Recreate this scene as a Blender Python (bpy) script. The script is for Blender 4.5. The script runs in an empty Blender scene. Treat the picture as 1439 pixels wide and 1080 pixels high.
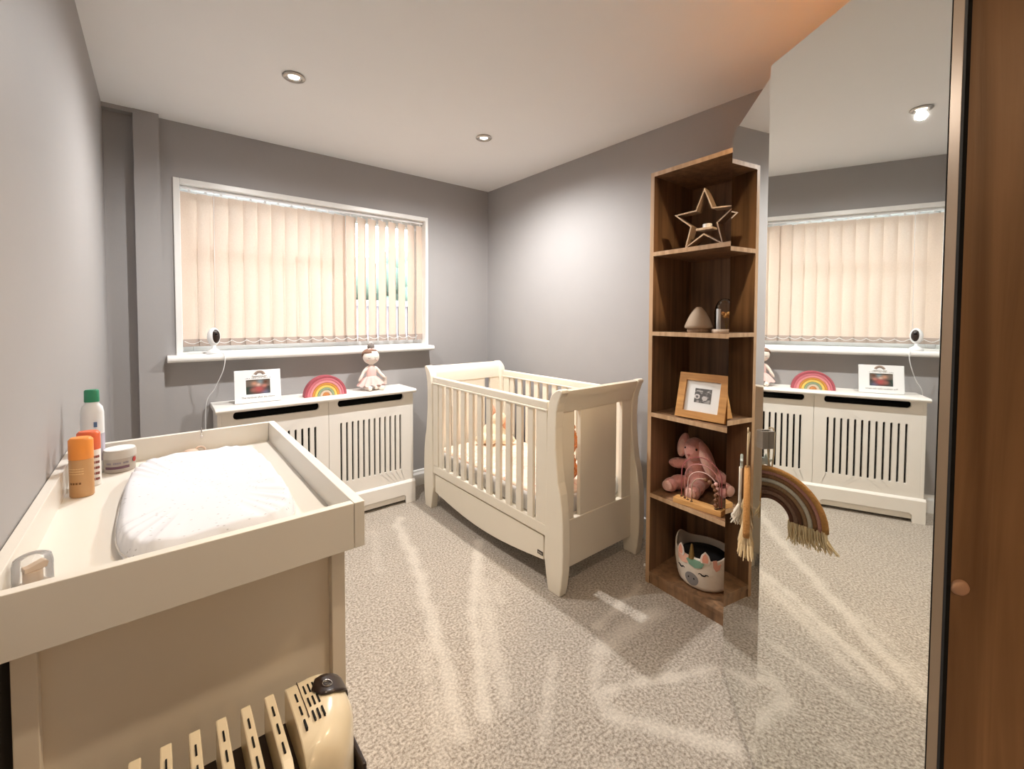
import bpy, bmesh, math, random
import numpy as np
from mathutils import Vector, Matrix, Euler, noise
random.seed(4)
S = bpy.context.scene
COL = S.collection
PI = math.pi
sin, cos, rad = math.sin, math.cos, math.radians

# ------------------------------------------------------------------ camera, world, light, exposure
XL, XR, YB, YF, H = -0.196, 2.218, 3.009, -0.95, 2.35      # room: left, right, back (window), front (door) walls, ceiling
cam_d = bpy.data.cameras.new('camera'); cam = bpy.data.objects.new('camera', cam_d); COL.objects.link(cam)
F, CX, CY = 613.32, 708.3, 466.9
yaw, pitch, roll = rad(38.516), rad(1.922), rad(0.166)
fw = Vector((sin(yaw)*cos(pitch), cos(yaw)*cos(pitch), -sin(pitch)))
rt = Vector((cos(yaw), -sin(yaw), 0)); up = rt.cross(fw)
r2 = rt*cos(roll) + up*sin(roll); u2 = -rt*sin(roll) + up*cos(roll)
cam.matrix_world = Matrix(((r2.x, u2.x, -fw.x, 0), (r2.y, u2.y, -fw.y, 0), (r2.z, u2.z, -fw.z, 1.2865), (0, 0, 0, 1)))
cam_d.sensor_fit = 'HORIZONTAL'; cam_d.sensor_width = 36.0; cam_d.lens = F/1439*36
cam_d.shift_x = (719.5-CX)/1439; cam_d.shift_y = (CY-540)/1439
cam_d.clip_start = 0.02
S.camera = cam

W = bpy.data.worlds.new('sky'); S.world = W; W.use_nodes = True
bg = W.node_tree.nodes['Background']; bg.inputs[0].default_value = (0.78, 0.89, 1.0, 1); bg.inputs[1].default_value = 13.0

VS = S.view_settings
VS.view_transform = 'Standard'; VS.look = 'None'; VS.gamma = 1; VS.use_curve_mapping = False
VS.exposure = 0.06
S.cycles.max_bounces = 12; S.cycles.diffuse_bounces = 6; S.cycles.glossy_bounces = 6
S.cycles.transparent_max_bounces = 16; S.cycles.transmission_bounces = 8
S.cycles.sample_clamp_indirect = 6.0
S.cycles.use_denoising = True

def light(name, kind, loc, power, color, rot=(0, 0, 0), **kw):
    d = bpy.data.lights.new(name, kind); d.energy = power; d.color = color
    for k, v in kw.items():
        setattr(d, k, v)
    o = bpy.data.objects.new(name, d); o.location = loc; o.rotation_euler = rot; COL.objects.link(o)
    return o
# daylight portal in the window opening (guides sky light only)
wp = light('window_daylight', 'AREA', (0.865, YB+0.155, 1.552), 1, (1, 1, 1), (rad(-90), 0, 0), shape='RECTANGLE', size=1.53, size_y=0.95)
wp.data.cycles.is_portal = True
# ceiling spots: four in the room; then a fill light added out of view
WARM = (1.0, 0.80, 0.58)
SPOTS = [(0.495, 2.118), (1.532, 2.121), (0.495, 0.45), (1.532, 0.47)]
for i, (x, y) in enumerate(SPOTS):
    far = y > 1
    light('spot_beam', 'SPOT', (x, y, H-0.035), (78, 130, 50, 52)[i], ((1.0, 0.98, 0.96), (1.0, 0.98, 0.96), (1.0, 0.80, 0.58), (1.0, 0.74, 0.45))[i], spot_size=rad(168 if far else 140), spot_blend=1.0, shadow_soft_size=0.022)
light('hall_fill', 'AREA', (0.5, -2.0, 2.3), 16, (1.0, 0.66, 0.38), (0, 0, 0), shape='DISK', size=0.5)  # unseen source, added to warm the surfaces facing the camera

# ------------------------------------------------------------------ materials
def c(h):
    h = h.lstrip('#'); v = [int(h[i:i+2], 16)/255 for i in (0, 2, 4)]
    return tuple(x/12.92 if x <= 0.04045 else ((x+0.055)/1.055)**2.4 for x in v) + (1,)
def nodes(name):
    m = bpy.data.materials.new(name); m.use_nodes = True
    nt = m.node_tree; return m, nt, nt.nodes['Principled BSDF']
def N(nt, t, **kw):
    n = nt.nodes.new(t)
    for k, v in kw.items():
        setattr(n, k, v)
    return n
def mat(name, col, rough=0.5, metal=0.0, var=0.05, vscale=8.0, bump=0.0, bscale=60.0, spec=0.5, sheen=0.0, alpha=1.0, coat=0.0):
    """paint / plastic / cloth: a base colour with slight procedural variation and fine relief"""
    m, nt, b = nodes(name)
    if isinstance(col, str): col = c(col)
    tc = N(nt, 'ShaderNodeTexCoord')
    nz = N(nt, 'ShaderNodeTexNoise'); nz.inputs['Scale'].default_value = vscale; nz.inputs['Detail'].default_value = 3
    nt.links.new(tc.outputs['Object'], nz.inputs['Vector'])
    mx = N(nt, 'ShaderNodeMix', data_type='RGBA')
    mx.inputs[6].default_value = tuple(x*(1-var) for x in col[:3])+(1,)
    mx.inputs[7].default_value = tuple(min(1, x*(1+var)) for x in col[:3])+(1,)
    nt.links.new(nz.outputs[0], mx.inputs[0]); nt.links.new(mx.outputs[2], b.inputs['Base Color'])
    b.inputs['Roughness'].default_value = rough; b.inputs['Metallic'].default_value = metal
    b.inputs['Specular IOR Level'].default_value = spec
    b.inputs['Sheen Weight'].default_value = sheen; b.inputs['Coat Weight'].default_value = coat
    b.inputs['Alpha'].default_value = alpha
    if bump:
        n2 = N(nt, 'ShaderNodeTexNoise'); n2.inputs['Scale'].default_value = bscale; n2.inputs['Detail'].default_value = 4
        nt.links.new(tc.outputs['Object'], n2.inputs['Vector'])
        bp = N(nt, 'ShaderNodeBump'); bp.inputs['Strength'].default_value = bump; bp.inputs['Distance'].default_value = 0.004
        nt.links.new(n2.outputs[0], bp.inputs['Height']); nt.links.new(bp.outputs[0], b.inputs['Normal'])
    return m
def wood(name, dark, light_, scale=1.0, rough=0.45, bump=0.25, axis=2):
    m, nt, b = nodes(name)
    tc = N(nt, 'ShaderNodeTexCoord'); mp = N(nt, 'ShaderNodeMapping')
    sc = [34*scale]*3; sc[axis] = 1.6*scale; mp.inputs['Scale'].default_value = sc
    nt.links.new(tc.outputs['Object'], mp.inputs[0])
    n1 = N(nt, 'ShaderNodeTexNoise'); n1.inputs['Scale'].default_value = 1.0; n1.inputs['Detail'].default_value = 6; n1.inputs['Distortion'].default_value = 0.6
    nt.links.new(mp.outputs[0], n1.inputs['Vector'])
    n0 = N(nt, 'ShaderNodeTexNoise'); n0.inputs['Scale'].default_value = 4.5*scale; n0.inputs['Detail'].default_value = 2
    nt.links.new(tc.outputs['Object'], n0.inputs['Vector'])
    ad = N(nt, 'ShaderNodeMath', operation='MULTIPLY_ADD'); ad.inputs[1].default_value = 0.35
    nt.links.new(n0.outputs[0], ad.inputs[0]); nt.links.new(n1.outputs[0], ad.inputs[2])
    cr = N(nt, 'ShaderNodeValToRGB'); e = cr.color_ramp.elements
    e[0].position = 0.45; e[0].color = c(dark); e[1].position = 0.85; e[1].color = c(light_)
    nt.links.new(ad.outputs[0], cr.inputs[0]); nt.links.new(cr.outputs[0], b.inputs['Base Color'])
    bp = N(nt, 'ShaderNodeBump'); bp.inputs['Strength'].default_value = bump; bp.inputs['Distance'].default_value = 0.002
    nt.links.new(n1.outputs[0], bp.inputs['Height']); nt.links.new(bp.outputs[0], b.inputs['Normal'])
    b.inputs['Roughness'].default_value = rough
    return m
def attr_mat(name, rough=0.4):
    m, nt, b = nodes(name)
    a = N(nt, 'ShaderNodeAttribute', attribute_name='print'); nt.links.new(a.outputs['Color'], b.inputs['Base Color'])
    b.inputs['Roughness'].default_value = rough
    return m
def glass(name, tint=(1, 1, 1), rough=0.02, bump=0.0, bscale=90, mixf=0.12, grey=0.0):
    """thin clear sheet: passes light straight on, with a glossy skin"""
    m, nt, b = nodes(name); nt.nodes.remove(b)
    out = nt.nodes['Material Output']
    tr = N(nt, 'ShaderNodeBsdfTransparent'); tr.inputs[0].default_value = tuple(tint)+(1,)
    gl = N(nt, 'ShaderNodeBsdfGlossy'); gl.inputs['Roughness'].default_value = rough
    fr = N(nt, 'ShaderNodeFresnel'); fr.inputs[0].default_value = 1.45
    mx = N(nt, 'ShaderNodeMixShader')
    nt.links.new(fr.outputs[0], mx.inputs[0]); nt.links.new(tr.outputs[0], mx.inputs[1]); nt.links.new(gl.outputs[0], mx.inputs[2])
    last = mx
    if grey:
        df = N(nt, 'ShaderNodeBsdfTranslucent'); df.inputs[0].default_value = (0.95, 0.97, 1, 1)
        m2 = N(nt, 'ShaderNodeMixShader'); m2.inputs[0].default_value = grey
        nt.links.new(mx.outputs[0], m2.inputs[1]); nt.links.new(df.outputs[0], m2.inputs[2]); last = m2
    if bump:
        tc = N(nt, 'ShaderNodeTexCoord'); n2 = N(nt, 'ShaderNodeTexVoronoi'); n2.inputs['Scale'].default_value = bscale
        nt.links.new(tc.outputs['Object'], n2.inputs['Vector'])
        bp = N(nt, 'ShaderNodeBump'); bp.inputs['Strength'].default_value = bump; nt.links.new(n2.outputs[0], bp.inputs['Height'])
        nt.links.new(bp.outputs[0], gl.inputs['Normal'])
    nt.links.new(last.outputs[0], out.inputs[0])
    return m
def emit(name, col, st):
    m, nt, b = nodes(name)
    b.inputs['Emission Color'].default_value = tuple(col)+(1,); b.inputs['Emission Strength'].default_value = st
    b.inputs['Base Color'].default_value = (0.8, 0.8, 0.8, 1)
    return m

M = {}
M['wall'] = mat('grey_wall_paint', '#a3a09f', 0.62, var=0.02, bump=0.06, bscale=140)
M['ceiling'] = mat('white_ceiling_paint', '#ededed', 0.85, var=0.01, bump=0.04, bscale=120)
M['gloss_white'] = mat('white_gloss_paint', '#f0efec', 0.3, var=0.01)
M['upvc'] = mat('white_window_plastic', '#f1f3f5', 0.25, var=0.01)
M['cover'] = mat('white_satin_mdf', '#ebe7e0', 0.42, var=0.01)
M['crib'] = mat('ivory_painted_wood', '#e7dfcf', 0.35, var=0.015, bump=0.03, bscale=90)
M['table'] = mat('cream_white_laminate', '#e0dcd4', 0.32, var=0.012)
M['table_body'] = mat('cream_laminate_panel', '#e2d8c8', 0.4, var=0.015)
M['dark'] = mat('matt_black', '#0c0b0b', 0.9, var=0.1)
M['oak'] = wood('brown_oak_veneer', '#664e3a', '#9c7858', 1.0)
M['oak_edge'] = wood('pale_oak_edging', '#a98764', '#c9a886', 1.2, axis=2)
M['oak_door'] = wood('coarse_brown_oak', '#85613f', '#bf9469', 0.9, bump=0.8)
M['frame_oak'] = wood('honey_oak', '#a9743d', '#cf9a58', 1.6, axis=1)
M['pale_wood'] = wood('pale_limed_wood', '#b49a82', '#d6c2ac', 2.0)
M['base_wood'] = wood('light_beech', '#c08a4c', '#dfae70', 2.0, axis=1)
M['bronze'] = mat('champagne_metal_edge', '#8d7a66', 0.32, metal=0.7, var=0.05)
M['chrome'] = mat('polished_chrome', '#d8d8d8', 0.12, metal=1.0, var=0.02)
M['steel'] = mat('brushed_nickel', '#b9b2aa', 0.3, metal=1.0, var=0.05)
M['black_plastic'] = mat('dark_brown_plastic', '#2a1c17', 0.3, var=0.05)
M['heater'] = mat('cream_enamel', '#e6d9be', 0.22, var=0.01, coat=0.3)
M['heater_dark'] = mat('dark_brown_enamel', '#33221a', 0.35, var=0.05)
M['white_plastic'] = mat('white_plastic', '#ececec', 0.3, var=0.01)
M['lens'] = mat('black_camera_lens', '#0a0a0c', 0.08, var=0.0)
m, nt, b = nodes('silvered_mirror'); M['mirror'] = m
b.inputs['Base Color'].default_value = (0.86, 0.875, 0.85, 1); b.inputs['Metallic'].default_value = 1; b.inputs['Roughness'].default_value = 0.012
M['glass'] = glass('clear_window_glass')
M['obscure'] = glass('patterned_window_glass', bump=0.8, bscale=70, grey=0.35)
M['dome'] = glass('clear_dome_glass')
M['clear_plastic'] = glass('clear_plastic_cap', tint=(0.97, 0.97, 0.97), rough=0.35, grey=0.14)

# carpet: beige pile, with lighter streaks where the pile was brushed the other way
m, nt, b = nodes('beige_carpet_pile'); M['carpet'] = m
tc = N(nt, 'ShaderNodeTexCoord')
v1 = N(nt, 'ShaderNodeTexNoise'); v1.inputs['Scale'].default_value = 105; v1.inputs['Detail'].default_value = 4; v1.inputs['Roughness'].default_value = 0.65
v2 = N(nt, 'ShaderNodeTexNoise'); v2.inputs['Scale'].default_value = 5; v2.inputs['Detail'].default_value = 3
mp = N(nt, 'ShaderNodeMapping'); mp.inputs['Scale'].default_value = (1, 1.0, 1)
nt.links.new(tc.outputs['Object'], mp.inputs[0]); nt.links.new(mp.outputs[0], v1.inputs['Vector']); nt.links.new(tc.outputs['Object'], v2.inputs['Vector'])
cr = N(nt, 'ShaderNodeValToRGB'); e = cr.color_ramp.elements
e[0].position = 0.36; e[0].color = c('#8a7e70'); e[1].position = 0.64; e[1].color = c('#d5cbbe')
nt.links.new(v1.outputs[0], cr.inputs[0])
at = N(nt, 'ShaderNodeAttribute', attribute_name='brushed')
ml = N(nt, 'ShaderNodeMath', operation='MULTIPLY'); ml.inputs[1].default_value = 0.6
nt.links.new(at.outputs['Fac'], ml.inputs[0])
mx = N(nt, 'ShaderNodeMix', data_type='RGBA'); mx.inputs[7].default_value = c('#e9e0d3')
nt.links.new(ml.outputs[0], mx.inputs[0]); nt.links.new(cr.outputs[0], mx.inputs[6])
mx2 = N(nt, 'ShaderNodeMix', data_type='RGBA', blend_type='MULTIPLY'); mx2.inputs[0].default_value = 0.18
nt.links.new(mx.outputs[2], mx2.inputs[6]); nt.links.new(v2.outputs[0], mx2.inputs[7]); nt.links.new(mx2.outputs[2], b.inputs['Base Color'])
bp = N(nt, 'ShaderNodeBump'); bp.inputs['Strength'].default_value = 0.9; bp.inputs['Distance'].default_value = 0.006
nt.links.new(v1.outputs[0], bp.inputs['Height']); nt.links.new(bp.outputs[0], b.inputs['Normal'])
b.inputs['Roughness'].default_value = 1.0; b.inputs['Specular IOR Level'].default_value = 0.1; b.inputs['Sheen Weight'].default_value = 0.3

# blind fabric: woven, lets part of the daylight through
m, nt, b = nodes('peach_blind_fabric'); M['blind'] = m; nt.nodes.remove(b)
df = N(nt, 'ShaderNodeBsdfDiffuse'); tl = N(nt, 'ShaderNodeBsdfTranslucent'); tp = N(nt, 'ShaderNodeBsdfTransparent')
tc = N(nt, 'ShaderNodeTexCoord'); nz = N(nt, 'ShaderNodeTexNoise'); nz.inputs['Scale'].default_value = 220
nt.links.new(tc.outputs['Object'], nz.inputs['Vector'])
cr = N(nt, 'ShaderNodeValToRGB'); e = cr.color_ramp.elements
e[0].color = c('#d2beae'); e[1].color = c('#e6d4c4'); nt.links.new(nz.outputs[0], cr.inputs[0])
nt.links.new(cr.outputs[0], df.inputs[0]); nt.links.new(cr.outputs[0], tl.inputs[0])
tp.inputs[0].default_value = c('#f5e3cf')
m1 = N(nt, 'ShaderNodeMixShader'); m1.inputs[0].default_value = 0.085; nt.links.new(df.outputs[0], m1.inputs[1]); nt.links.new(tl.outputs[0], m1.inputs[2])
m2 = N(nt, 'ShaderNodeMixShader'); m2.inputs[0].default_value = 0.010; nt.links.new(m1.outputs[0], m2.inputs[1]); nt.links.new(tp.outputs[0], m2.inputs[2])
nt.links.new(m2.outputs[0], nt.nodes['Material Output'].inputs[0])
M['blind_hem'] = mat('blind_hem_fabric', '#ab9b90', 0.8, var=0.04)

# ------------------------------------------------------------------ geometry helpers
WM = {}                                                     # world matrix of each thing, so parts can be built in room coordinates
def wm(o): return WM.get(o.name, Matrix.Identity(4)) if o else Matrix.Identity(4)
def obj(name, bm, m, parent=None, smooth=None, bevel=0.0, seg=2, mods=()):
    me = bpy.data.meshes.new(name)
    if parent: bm.transform(wm(parent).inverted())
    bmesh.ops.recalc_face_normals(bm, faces=bm.faces)
    bm.to_mesh(me); bm.free()
    for mm in (m if isinstance(m, (list, tuple)) else [m]): me.materials.append(mm)
    o = bpy.data.objects.new(name, me); COL.objects.link(o)
    if parent: o.parent = parent; WM[o.name] = wm(parent)
    if smooth is not None:
        me.shade_smooth()
        if smooth < 180: me.set_sharp_from_angle(angle=rad(smooth))
    if bevel:
        md = o.modifiers.new('bevel', 'BEVEL'); md.width = bevel; md.segments = seg; md.limit_method = 'ANGLE'; md.angle_limit = rad(40)
    return o
def tag(o, label=None, cat=None, group=None, kind=None):
    if label: o['label'] = label
    if cat: o['category'] = cat
    if group: o['group'] = group
    if kind: o['kind'] = kind
    return o
def thing(name, label, cat, loc=(0, 0, 0), rz=0.0, group=None):
    o = bpy.data.objects.new(name, None); COL.objects.link(o); o.empty_display_size = 0.05
    o.location = loc; o.rotation_euler = (0, 0, rz)
    WM[o.name] = Matrix.Translation(loc) @ Matrix.Rotation(rz, 4, 'Z')
    return tag(o, label, cat, group)
def structure(o): o['kind'] = 'structure'; return o
def box(bm, x0, x1, y0, y1, z0, z1, T=None):
    vs = [bm.verts.new(Vector(p) if T is None else T @ Vector(p)) for p in
          ((x0, y0, z0), (x1, y0, z0), (x1, y1, z0), (x0, y1, z0), (x0, y0, z1), (x1, y0, z1), (x1, y1, z1), (x0, y1, z1))]
    for f in ((0, 3, 2, 1), (4, 5, 6, 7), (0, 1, 5, 4), (1, 2, 6, 5), (2, 3, 7, 6), (3, 0, 4, 7)):
        bm.faces.new([vs[i] for i in f])
    return bm
def B(*a, T=None): return box(bmesh.new(), *a, T=T)
def prism(bm, pts, a, b, axis='z', T=None):
    """extrude a closed 2-D outline between a and b along an axis"""
    mk = {'z': lambda p, t: (p[0], p[1], t), 'x': lambda p, t: (t, p[0], p[1]), 'y': lambda p, t: (p[0], t, p[1])}[axis]
    T = T or Matrix.Identity(4)
    v0 = [bm.verts.new(T @ Vector(mk(p, a))) for p in pts]; v1 = [bm.verts.new(T @ Vector(mk(p, b))) for p in pts]
    n = len(pts)
    for i in range(n): bm.faces.new((v0[i], v0[(i+1) % n], v1[(i+1) % n], v1[i]))
    bm.faces.new(v0[::-1]); bm.faces.new(v1)
    return bm
def plate(bm, outer, holes, a, b, axis='y', T=None):
    """flat board with real openings"""
    mk = {'z': lambda p, t: (p[0], p[1], t), 'x': lambda p, t: (t, p[0], p[1]), 'y': lambda p, t: (p[0], t, p[1])}[axis]
    T = T or Matrix.Identity(4)
    t = bmesh.new(); edges = []
    for lp in [outer]+holes:
        vs = [t.verts.new(T @ Vector(mk(p, a))) for p in lp]
        edges += [t.edges.new((vs[i], vs[(i+1) % len(vs)])) for i in range(len(vs))]
    bmesh.ops.triangle_fill(t, use_beauty=True, use_dissolve=False, edges=edges)
    r = bmesh.ops.extrude_face_region(t, geom=t.faces[:])
    d = (T.to_3x3() @ (Vector(mk((0, 0), b)) - Vector(mk((0, 0), a))))
    bmesh.ops.translate(t, verts=[g for g in r['geom'] if isinstance(g, bmesh.types.BMVert)], vec=d)
    me = bpy.data.meshes.new('tmp'); t.to_mesh(me); t.free(); bm.from_mesh(me); bpy.data.meshes.remove(me)
    return bm
def rrect(x0, x1, y0, y1, r, n=5):
    out = []
    for cx, cy, a0 in ((x1-r, y1-r, 0), (x0+r, y1-r, 90), (x0+r, y0+r, 180), (x1-r, y0+r, 270)):
        for k in range(n+1):
            a = rad(a0+90*k/n); out.append((cx+r*cos(a), cy+r*sin(a)))
    return out
def lathe(bm, prof, seg=24, T=None, sx=1.0, sy=1.0, caps=True):
    T = T or Matrix.Identity(4); rings = []
    for r, z in prof:
        if r <= 1e-6: rings.append([bm.verts.new(T @ Vector((0, 0, z)))])
        else: rings.append([bm.verts.new(T @ Vector((r*cos(2*PI*k/seg)*sx, r*sin(2*PI*k/seg)*sy, z))) for k in range(seg)])
    for A, Bq in zip(rings, rings[1:]):
        for k in range(seg):
            a, b2 = A[k % len(A)], A[(k+1) % len(A)]; c2, d = Bq[(k+1) % len(Bq)], Bq[k % len(Bq)]
            f = []
            for v in (a, b2, c2, d):
                if v not in f: f.append(v)
            if len(f) > 2: bm.faces.new(f)
    if caps:
        if len(rings[0]) > 1: bm.faces.new(rings[0][::-1])
        if len(rings[-1]) > 1: bm.faces.new(rings[-1])
    return bm
def tube(bm, pts, r, seg=8, closed=False, caps=True):
    pts = [Vector(p) for p in pts]; n = len(pts); rs = r if isinstance(r, (list, tuple)) else [r]*n
    rings = []; prev = None
    for i, p in enumerate(pts):
        t = (pts[(i+1) % n]-pts[i-1]) if closed else (pts[min(i+1, n-1)]-pts[max(i-1, 0)])
        t.normalize()
        if prev is None:
            a = t.cross(Vector((0, 0, 1)));
            if a.length < 1e-3: a = t.cross(Vector((0, 1, 0)))
        else: a = prev - t*prev.dot(t)
        a.normalize(); prev = a; b2 = t.cross(a)
        rings.append([bm.verts.new(p+(a*cos(2*PI*k/seg)+b2*sin(2*PI*k/seg))*rs[i]) for k in range(seg)])
    for i in range(n if closed else n-1):
        A, C = rings[i], rings[(i+1) % n]
        for k in range(seg): bm.faces.new((A[k], A[(k+1) % seg], C[(k+1) % seg], C[k]))
    if caps and not closed: bm.faces.new(rings[0][::-1]); bm.faces.new(rings[-1])
    return bm
def ball(bm, ce, r, T=None, u=16, v=10, rot=None):
    r = r if isinstance(r, (tuple, list)) else (r, r, r)
    X = Matrix.Translation(ce) @ (Euler([rad(q) for q in rot]).to_matrix().to_4x4() if rot else Matrix.Identity(4)) @ Matrix.Diagonal((*r, 1))
    if T: X = T @ X
    bmesh.ops.create_uvsphere(bm, u_segments=u, v_segments=v, radius=1, matrix=X)
    return bm
def Balls(*l, T=None, u=16, v=10):
    bm = bmesh.new()
    for q in l: ball(bm, q[0], q[1], T=T, u=u, v=v, rot=q[2] if len(q) > 2 else None)
    return bm
def fuse(o, voxel=0.006, smooth=6, disp=0.0, dscale=0.02):
    """melt overlapping lumps into one continuous skin"""
    r = o.modifiers.new('fuse', 'REMESH'); r.mode = 'VOXEL'; r.voxel_size = voxel; r.use_smooth_shade = True
    s = o.modifiers.new('smooth', 'SMOOTH'); s.iterations = smooth; s.factor = 0.6
    if disp:
        t = bpy.data.textures.new('curls', 'CLOUDS'); t.noise_scale = dscale; t.noise_depth = 2
        d = o.modifiers.new('curls', 'DISPLACE'); d.texture = t; d.strength = disp; d.mid_level = 0.5
    return o
def copy_obj(o, dx=(0, 0, 0), parent=None):
    q = o.copy(); COL.objects.link(q); q.location = Vector(o.location)+Vector(dx)
    if parent: q.parent = parent; WM[q.name] = wm(parent)
    return q
def print_grid(name, parent, T, w, h, nx, ny, fn, m):
    """flat print: a fine grid whose points carry the picture's colours"""
    vs = []; fs = []; colr = []
    for j in range(ny+1):
        for i in range(nx+1):
            u, v = i/nx, j/ny; vs.append(T @ Vector(((u-.5)*w, (v-.5)*h, 0))); colr.append(tuple(fn(u, v))+(1,))
    inv = wm(parent).inverted() if parent else Matrix.Identity(4)
    for j in range(ny):
        for i in range(nx): a = j*(nx+1)+i; fs.append((a, a+1, a+nx+2, a+nx+1))
    me = bpy.data.meshes.new(name); me.from_pydata([inv @ v for v in vs], [], fs); me.update()
    at = me.color_attributes.new('print', 'FLOAT_COLOR', 'POINT')
    at.data.foreach_set('color', np.array(colr, dtype=np.float32).ravel())
    me.materials.append(m); o = bpy.data.objects.new(name, me); COL.objects.link(o)
    if parent: o.parent = parent; WM[o.name] = wm(parent)
    return o
def text(name, body, parent, T, size, m, depth=0.0003):
    cu = bpy.data.curves.new('tmp_text', 'FONT'); cu.body = body; cu.size = size; cu.extrude = depth; cu.align_x = 'CENTER'; cu.align_y = 'CENTER'
    cu.resolution_u = 3
    t = bpy.data.objects.new('tmp_text', cu); COL.objects.link(t)
    dg = bpy.context.evaluated_depsgraph_get(); me = bpy.data.meshes.new_from_object(t.evaluated_get(dg))
    bpy.data.objects.remove(t); bpy.data.curves.remove(cu)
    bm = bmesh.new(); bm.from_mesh(me); bpy.data.meshes.remove(me); bm.transform(T)
    return obj(name, bm, m, parent)
def frame_T(o, right, upv):
    """matrix whose x is `right`, y is `upv`, z their cross"""
    r = Vector(right).normalized(); u = Vector(upv); u = (u-r*u.dot(r)).normalized(); n = r.cross(u)
    return Matrix(((r.x, u.x, n.x, o[0]), (r.y, u.y, n.y, o[1]), (r.z, u.z, n.z, o[2]), (0, 0, 0, 1)))

# ------------------------------------------------------------------ room shell
def floor_mesh():
    st = 0.012; xs = np.arange(XL-0.1, XR+0.1+st, st); ys = np.arange(YF-1.6, YB+0.1+st, st)
    gx, gy = np.meshgrid(xs, ys); P = np.stack([gx.ravel(), gy.ravel()], 1)
    def seg(a, b, w0, w1):
        a, b = np.array(a), np.array(b); d = b-a; t = np.clip(((P-a) @ d)/(d @ d), 0, 1)
        q = a+t[:, None]*d; dist = np.linalg.norm(P-q, axis=1)+0.012*np.sin(P[:, 0]*41)*np.sin(P[:, 1]*37); w = w0+(w1-w0)*t
        return np.clip(1.25-dist/w, 0, 1)
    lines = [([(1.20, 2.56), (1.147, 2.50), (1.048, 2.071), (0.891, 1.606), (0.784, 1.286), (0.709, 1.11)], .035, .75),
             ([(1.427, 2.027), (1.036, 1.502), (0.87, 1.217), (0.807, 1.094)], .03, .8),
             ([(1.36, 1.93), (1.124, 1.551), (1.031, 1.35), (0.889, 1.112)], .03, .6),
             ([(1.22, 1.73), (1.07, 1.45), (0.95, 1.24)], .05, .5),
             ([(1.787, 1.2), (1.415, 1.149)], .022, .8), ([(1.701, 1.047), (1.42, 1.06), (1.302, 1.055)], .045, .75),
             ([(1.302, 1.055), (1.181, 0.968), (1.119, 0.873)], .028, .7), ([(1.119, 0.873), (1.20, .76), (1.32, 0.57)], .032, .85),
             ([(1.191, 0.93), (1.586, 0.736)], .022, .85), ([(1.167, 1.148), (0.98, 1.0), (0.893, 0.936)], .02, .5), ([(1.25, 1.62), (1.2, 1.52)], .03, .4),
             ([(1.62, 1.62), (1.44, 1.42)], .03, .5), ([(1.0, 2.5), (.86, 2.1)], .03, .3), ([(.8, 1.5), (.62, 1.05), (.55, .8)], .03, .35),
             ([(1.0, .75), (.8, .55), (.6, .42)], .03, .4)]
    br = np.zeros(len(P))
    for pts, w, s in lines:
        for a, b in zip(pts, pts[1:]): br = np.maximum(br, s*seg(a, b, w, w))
    nx, ny = len(xs), len(ys); idx = np.arange(nx*ny).reshape(ny, nx)
    fs = np.stack([idx[:-1, :-1], idx[:-1, 1:], idx[1:, 1:], idx[1:, :-1]], -1).reshape(-1, 4)
    me = bpy.data.meshes.new('floor'); me.vertices.add(len(P)); me.vertices.foreach_set('co', np.c_[P, np.zeros(len(P))].astype(np.float32).ravel())
    me.loops.add(fs.size); me.loops.foreach_set('vertex_index', fs.ravel().astype(np.int32))
    me.polygons.add(len(fs)); me.polygons.foreach_set('loop_start', np.arange(0, fs.size, 4, dtype=np.int32)); me.update(calc_edges=True)
    a = me.attributes.new('brushed', 'FLOAT', 'POINT'); a.data.foreach_set('value', br.astype(np.float32))
    me.materials.append(M['carpet']); o = bpy.data.objects.new('floor', me); COL.objects.link(o); return structure(o)
floor_mesh()
structure(obj('ceiling', B(XL-0.1, XR+0.1, YF-1.6, YB+0.16, H, H+0.1), M['ceiling']))
structure(obj('wall_left', B(XL-0.1, XL, YF-1.6, YB+0.16, 0, H), M['wall']))
structure(obj('wall_right', B(XR, XR+0.1, YF-1.6, YB+0.16, 0, H), M['wall']))
WX0, WX1, WZ0, WZ1 = 0.1, 1.63, 1.075, 2.03
structure(obj('wall_back', plate(bmesh.new(), [(XL, 0), (XR, 0), (XR, H), (XL, H)], [[(WX0, WZ0), (WX1, WZ0), (WX1, WZ1), (WX0, WZ1)]], YB, YB+0.16), M['wall']))
# front wall with the doorway the picture is taken from, hall beyond
structure(obj('wall_front', plate(bmesh.new(), [(XL, 0), (0.05, 0), (0.05, 2.02), (0.86, 2.02), (0.86, 0), (XR, 0), (XR, H), (XL, H)], [], YF-0.1, YF), M['wall']))
structure(obj('wall_hall', B(XL, XR, YF-1.6, YF-1.5, 0, H), M['wall']))
structure(obj('trim_1', B(-0.077, 0.028, YB-0.055, YB+0.002, 0, H), M['wall']))              # boxed pipe
structure(obj('trim_2', B(XL, -0.077, YB-0.05, YB+0.002, H-0.022, H), M['wall']))
def skirting(name, x0, x1, y0, y1, along):
    h, d = 0.12, 0.018
    prof = [(0, 0), (d, 0), (d, h-0.035), (d*0.55, h-0.02), (d*0.5, h-0.006), (0, h)]
    bm = bmesh.new()
    if along == 'x': prism(bm, [(y0-p[0], p[1]) for p in prof], x0, x1, 'x')
    elif along == 'yr': prism(bm, [(x0-p[0], p[1]) for p in prof], y0, y1, 'y')
    else: prism(bm, [(x0+p[0], p[1]) for p in prof], y0, y1, 'y')
    return structure(obj(name, bm, M['gloss_white']))
skirting('baseboard_back', 0.03, XR, YB, YB, 'x')
skirting('baseboard_right', XR, XR, 1.3, YB-0.02, 'yr')
skirting('baseboard_left', XL, XL, YF, YB-0.06, 'yl')

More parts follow.
